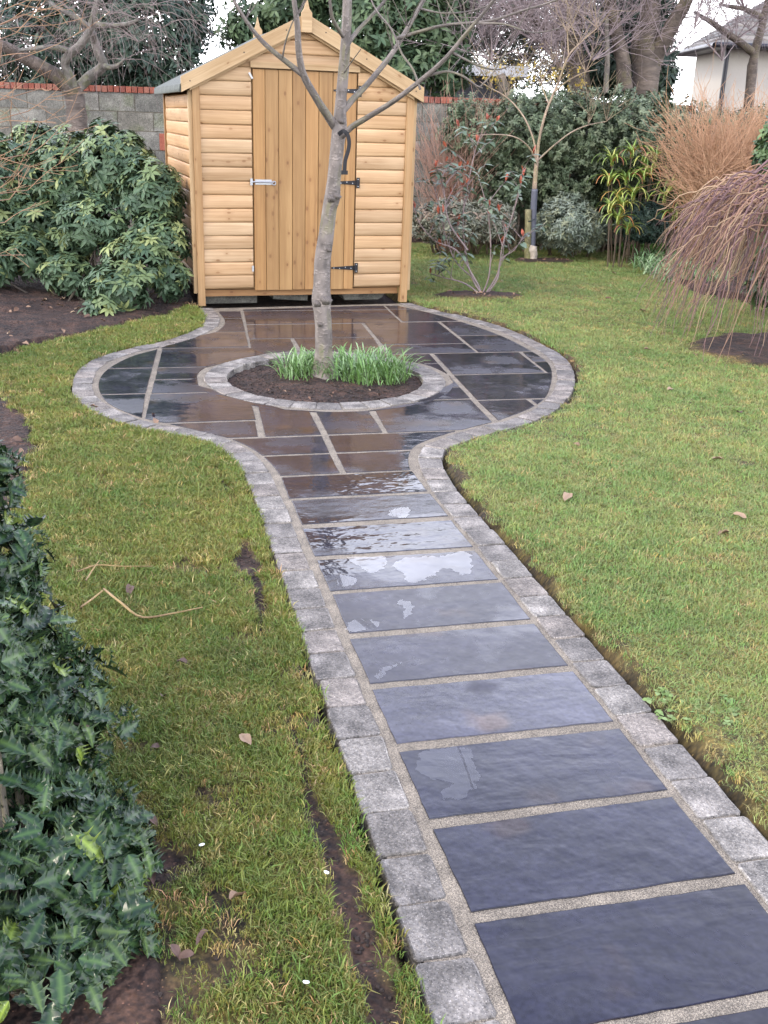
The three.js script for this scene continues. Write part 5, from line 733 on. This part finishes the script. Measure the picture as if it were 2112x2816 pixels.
  mk('bare dark-twigged tree standing before the house', at0(V(9.416, 2.042, -15.172)), [[[V(9.265, 2.36, -15.21), V(9.273, 2.615, -15.208), V(9.325, 3.056, -15.195), V(9.356, 3.487, -15.187)], [.075, .065, .055, .04]], [[V(9.265, 2.583, -15.21), V(8.916, 2.756, -15.194), V(8.504, 2.953, -15.194), V(8.172, 3.088, -15.173)], [.06, .05, .04, .02]], [[V(9.325, 3.056, -15.195), V(8.988, 3.161, -15.176), V(8.6, 3.201, -15.17)], [.05, .035, .02]]], [[V(8.916, 2.756, -15.194), 7, .9], [V(8.504, 2.953, -15.194), 8, .9], [V(8.988, 3.161, -15.176), 7, 1], [V(8.591, 3.262, -15.172), 8, 1], [V(9.297, 2.805, -15.202), 7, 1], [V(8.551, 2.444, -14.873), 7, .9], [V(9.07, 3.417, -15.259), 6, 1]], 123);
}
{ // hipped house far right
  const h = thing('bungalow', 'pale rendered bungalow with grey tiled hip roof beyond the garden', 'house', at0(V(10.747, 2.777, -18.963))); h.rotation.y = -14.0 * Math.PI / 180;
  const EY = 3.02, W = 9, Dp = 3.0, ov = .35, rend = std({ color: lin(.46, .42, .36), roughness: .9, bumpMap: settBump, bumpScale: .004 }), tileC = [[.17, .16, .14], [.22, .20, .17], [.13, .125, .11]].map((c) => std({ color: lin(...c), roughness: .85, bumpMap: blockBump, bumpScale: .006 })), blackM = std({ color: lin(.02, .02, .025), roughness: .4 });
  part(h, 'wall', new MB().box(ov, W - ov, -.1, EY - .1, -Dp + ov, -ov).geo(), rend);
  part(h, 'eaves', new MB().box(.02, W - .02, EY - .1, EY - .06, -Dp + .02, -.02).geo(), blackM);
  const rp = Math.tan(35 * Math.PI / 180), mid = Dp / 2; // courses of tiles, each a thin frustum ring
  const nC = 12; for (let i = 0; i < nC; i++) { const a = i / nC * mid, b = (i + 1) / nC * mid + .03, y0 = EY - .05 + a * rp, y1 = EY - .05 + b * rp, t = .035, m = new MB(); const ring = (e, y) => [[e, y, -e], [W - e, y, -e], [W - e, y, -Dp + e], [e, y, -Dp + e]].map((p) => m.v(p[0], p[1], p[2], p[0] + p[2], p[1] * 2)); const A = ring(a, y0), B = ring(a - .0, y0 + t), C = ring(Math.min(b, mid - .002), y1 + t * .2); for (let k = 0; k < 4; k++) { const n = (k + 1) % 4; m.quad(A[k], A[n], B[n], B[k]); m.quad(B[k], B[n], C[n], C[k]); } part(h, 'tile_course', m.geo(), tileC[i % 3]); }
  part(h, 'gutter', new MB().tube([V(-.04, EY - .06, .04), V(W, EY - .06, .04)], [.05, .05], 8).geo(), blackM); part(h, 'gutter', new MB().tube([V(-.04, EY - .06, .04), V(-.04, EY - .06, -Dp)], [.05, .05], 8).geo(), blackM);
  part(h, 'downpipe', new MB().tube([V(.3, EY - .1, -.28), V(.3, 0, -.28)], [.045, .045], 8).geo(), blackM);
  const win = part(h, 'window', new MB().box(1.25, 2.9, 1.5, 2.72, -ov - .01, -ov + .05).geo(), std({ color: lin(.75, .75, .75), roughness: .4 })); for (const [a, b] of [[1.32, 2.04], [2.1, 2.83]]) part(win, 'pane', new MB().box(a, b, 1.57, 2.65, -ov + .051, -ov + .056).geo(), std({ color: lin(.35, .38, .46), roughness: .06 }));
}
{ // pale outbuilding glimpsed between the evergreens
  const t = thing('outbuilding', 'white-roofed outbuilding glimpsed behind the right end of the shed', 'building', at0(V(4.766, 2.053, -17.878))); t.rotation.y = -14 * Math.PI / 180;
  part(t, 'wall', new MB().box(-1.6, 1.6, -.1, 2.2, -2.5, 0).geo(), std({ color: lin(.10, .10, .11), roughness: .8 })); part(t, 'roof', new MB().box(-1.8, 1.8, 2.2, 2.36, -2.7, .2).geo(), std({ color: lin(.8, .82, .85), roughness: .6 }));
}

// ---------- small things on the grass ----------
{
  const r = rng(131), tints = [[.15, .075, .045], [.22, .14, .085], [.10, .06, .045], [.29, .20, .125]].map((c) => std({ color: lin(...c), roughness: .75 })), g = [1, 2, 3].map((s) => leafGeo(.055, .03, { fold: .7, droop: -.35 + s * .3, n: 6, wave: .003 }));
  const put = ([x, z], lab, k, sc = 1, grp) => { const m = solo('dead_leaf', g[k % 3], tints[k % 4], { label: lab, category: 'leaf' }); if (grp) m.userData.group = grp; m.position.set(x, .022, z); m.rotation.set((r() - .5) * .6, r() * TAU, (r() - .5) * .6); m.scale.setScalar(sc); };
  put([-0.052, -3.222], 'dark curled dead leaf on the left lawn above the bent twig', 2, .9); put([0.071, -2.681], 'broad dark dead leaf below the bent twig on the left lawn', 2, .8); put([0.129, -1.682], 'pale brown dead leaf near the muddy seam', 1, .9); put([0.211, -2.273], 'tan curled dead leaf right of the holly', 3, .9); put([1.721, -3.784], 'long tan dead leaf on the lawn right of the path', 3, 1.3); put([2.089, -4.564], 'pink-brown dead leaf right of the path neck', 1, .9);
  for (const [q, lab] of [
    [[3.594, -9.942], 'fallen leaf on the grass just right of the red-tipped shrub'],
    [[4.254, -8.215], 'fallen leaf on the lawn left of the weeping tree'],
    [[6.25, -11.757], 'fallen leaf at the edge of the back bed below the round shrub'],
    [[5.068, -10.409], 'fallen leaf on the lawn in front of the grey-green shrub'],
    [[3.831, -6.496], 'fallen leaf beside the mulch of the weeping tree'],
    [[4.271, -8.81], 'fallen leaf halfway between sapling and patio edge'],
    [[3.108, -5.526], 'fallen leaf on the lawn below the weeping tree mulch'],
    [[3.644, -7.721], 'fallen leaf on the lawn above the right rim of the patio'],
    [[2.72, -4.226], 'fallen leaf far out on the right lawn, level with the path neck'],
    [[2.387, -3.478], 'fallen leaf nearest the right edge of the picture'],
    [[2.237, -3.35], 'fallen leaf just left of the clover patch by the picture edge'],
    [[3.529, -6.675], 'fallen leaf on the lawn right of the patio, above its widest point'],
    [[3.28, -4.987], 'fallen leaf under the overhang of the weeping tree, towards the camera']]) put(q, lab, Math.floor(r() * 4), 1, 'fallen leaves on the right lawn');
  for (const [q, lab] of [
    [[0.049, -1.551], 'rotting leaf lying furthest from the holly near the bottom edge'],
    [[0.008, -1.583], 'rotting leaf against the lowest holly leaves'],
    [[0.009, -2.252], 'rotting leaf at the holly edge beside the topmost bare patch'],
    [[0.023, -2.493], 'rotting leaf highest up along the holly edge'],
    [[-0.02, -1.797], 'rotting leaf half under the holly, level with the third nearest slab'],
    [[0.079, -1.605], 'rotting leaf between holly and muddy seam'],
    [[-0.026, -1.983], 'rotting leaf under the middle of the holly edge']]) put(q, lab, 2, .55, 'rotting leaves beside the holly');
  const chip = new THREE.SphereGeometry(.007, 8, 5); chip.scale(1, .35, .6); const chipM = std({ color: lin(.8, .8, .78), roughness: .6 });
  for (const [q, lab] of [[[0.244, -1.444], 'white petal on the grass nearest the bottom edge'], [[0.085, -1.864], 'white petal on the bare soil beside the holly'], [[0.333, -1.726], 'white petal in the muddy seam of the left lawn']]) { const m = solo('white_petal', chip, chipM, { label: lab, category: 'petal', group: 'white petals on the left lawn' }); m.position.set(q[0], .02, q[1]); m.rotation.y = r() * TAU; }
  const cg = leafGeo(.016, .015, { droop: .2, n: 3 }); for (const [q, lab] of [[[1.434, -2.199], 'patch of pale clover near the sett edging of the right lawn'], [[2.593, -3.772], 'patch of pale clover far out on the right lawn']]) { const t = thing('clover_patch', lab, 'weed', [q[0], 0, q[1]]), items = []; for (let i = 0; i < 46; i++) { const a = r() * TAU, d = Math.sqrt(r()) * .13, x = q[0] + Math.cos(a) * d, z = q[1] + Math.sin(a) * d; for (let k = 0; k < 3; k++) items.push({ m: leafM(V(x, .009 + r() * .007, z), V(Math.cos(k * 2.1 + a), .1, Math.sin(k * 2.1 + a)), V(0, 1, 0).addScaledVector(rdir(r), .3), .7 + r() * .5) }); } addLeaves(t, items, [cg], [[.13, .20, .055], [.16, .235, .075], [.19, .26, .10]], { roughness: .8 }, 0, 'leaf', r); }
  const tm = bark(.62, .44, .24), tw = (lab, pts, rad) => { const c = pts[0], b = new MB(); const P = smooth(pts.map((p) => V(p[0] - c[0], 0, p[1] - c[1])), rad, 4); b.tube(P[0], P[1], 7, .1); const m = solo('fallen_twig', b.geo(), tm, { label: lab, category: 'twig' }); m.position.set(c[0], .03, c[1]); };
  tw('long bent straw-coloured twig lying on the left lawn', [[-0.138, -3.193], [-0.084, -3.08], [-0.017, -2.964], [0.068, -2.975], [0.168, -3.004]], [.004, .004, .0035, .003, .002]);
  tw('short thin twig with its end under the bent twig, beside the holly', [[-0.207, -3.068], [-0.173, -3.122], [-0.142, -3.179]], [.003, .003, .003]);
  tw('thin curving stem on the left lawn, furthest of the twigs', [[-0.227, -3.348], [-0.164, -3.392], [-0.087, -3.371], [0.022, -3.353]], [.0025, .0025, .002, .0015]);
  tw('short straight twig crossing the thin curving stem', [[-0.197, -3.268], [-0.179, -3.347], [-0.157, -3.43]], [.0025, .0025, .002]);
}
{ // leaf litter and crumbs of soil on the beds
  const r = rng(151), g = [leafGeo(.05, .028, { fold: .6, droop: .3, n: 4, wave: .004 }), leafGeo(.04, .02, { fold: .9, droop: -.2, n: 4, wave: .004 })], clod = new THREE.IcosahedronGeometry(.014, 1); { const p = clod.attributes.position; for (let i = 0; i < p.count; i++) { const f = .7 + .6 * vnoise(p.getX(i) * 160 + 7, p.getY(i) * 160 + p.getZ(i) * 90); p.setXYZ(i, p.getX(i) * f, p.getY(i) * f * .7, p.getZ(i) * f); } clod.computeVertexNormals(); }
  const spots = []; const add = (n, fn, sc) => { for (let i = 0; i < n; i++) { const q = fn(); if (q) spots.push([...q, sc]); } };
  add(420, () => { const x = 3 + r() * 5, z = -14 + r() * 6; return !inPoly(x, z, lawnR) && inPoly(x, z, bedR) ? [x, .09, z] : null; }, 1.2);
  add(260, () => { const x = -1.8 + r() * 2.3, z = -9 + r() * 2.6; return inPoly(x, z, bedL) ? [x, .03, z] : null; }, 1);
  add(140, () => { const x = -.6 + r() * .7, z = -5.6 + r() * 4.4; return !inPoly(x, z, lawnL) ? [x, .012, z] : null; }, 1);
  add(70, () => { const a = r() * TAU, d = Math.sqrt(r()) * .5; return [ringC[0] + Math.cos(a) * d, -.012 + .02 * (1 - d), ringC[1] + Math.sin(a) * d]; }, .6);
  add(110, () => { const [cx, cz, rx, rz] = mulches[Math.floor(r() * 3)], a = r() * TAU, d = Math.sqrt(r()) * .95; return [cx + Math.cos(a) * d * rx, .04, cz + Math.sin(a) * d * rz]; }, .9);
  const mk = (geo, L, cols, nm, rough) => { const im = new THREE.InstancedMesh(geo, std({ color: 0xffffff, roughness: rough }), L.length), m = new THREE.Matrix4(), q = new THREE.Quaternion(), c = new THREE.Color(); L.forEach(([x, y, z, s], i) => { q.setFromEuler(new THREE.Euler((r() - .5) * 1.2, r() * TAU, (r() - .5) * 1.2)); const k = s * (.5 + r() * .8); m.compose(V(x, y, z), q, V(k, k, k)); im.setMatrixAt(i, m); const t = cols[Math.floor(r() * cols.length)]; c.setRGB(t[0], t[1], t[2]); im.setColorAt(i, c); }); im.name = nm; im.userData = { kind: 'stuff', label: nm === 'leaf_litter' ? 'scattered brown leaf litter on the soil beds' : 'crumbs and clods of dark soil on the beds', category: nm === 'leaf_litter' ? 'litter' : 'soil' }; im.castShadow = im.receiveShadow = true; scene.add(im); };
  mk(g[0], spots.filter((_, i) => i % 2), [[.16, .09, .055], [.25, .16, .10], [.11, .065, .045], [.32, .23, .14]], 'leaf_litter', .8);
  const cl2 = []; for (let i = 0; i < 2600; i++) { const k = r(); let p; if (k < .45) { const a = r() * TAU, d = Math.sqrt(r()) * .57; p = [ringC[0] + Math.cos(a) * d, -.022 + .03 * (1 - sstep(.1, .6, d)), ringC[1] + Math.sin(a) * d, .4]; } else if (k < .75) { const z = -4.4 + r() * 3.2, w = seamW(z); p = [seamX(z) + (r() - .5) * 1.8 * w, -.014, z, .3]; } else { const x = -.5 + r() * .65, z = -4.8 + r() * 3.6; if (bareL(x, z) < .6 && inPoly(x, z, lawnL)) continue; p = [x, -.008, z, .36]; } cl2.push(p); }
  mk(clod, cl2, [[.034, .024, .018], [.044, .031, .023], [.028, .02, .016], [.06, .045, .034]], 'soil_crumbs', .9);
}
renderer.render(scene, camera);
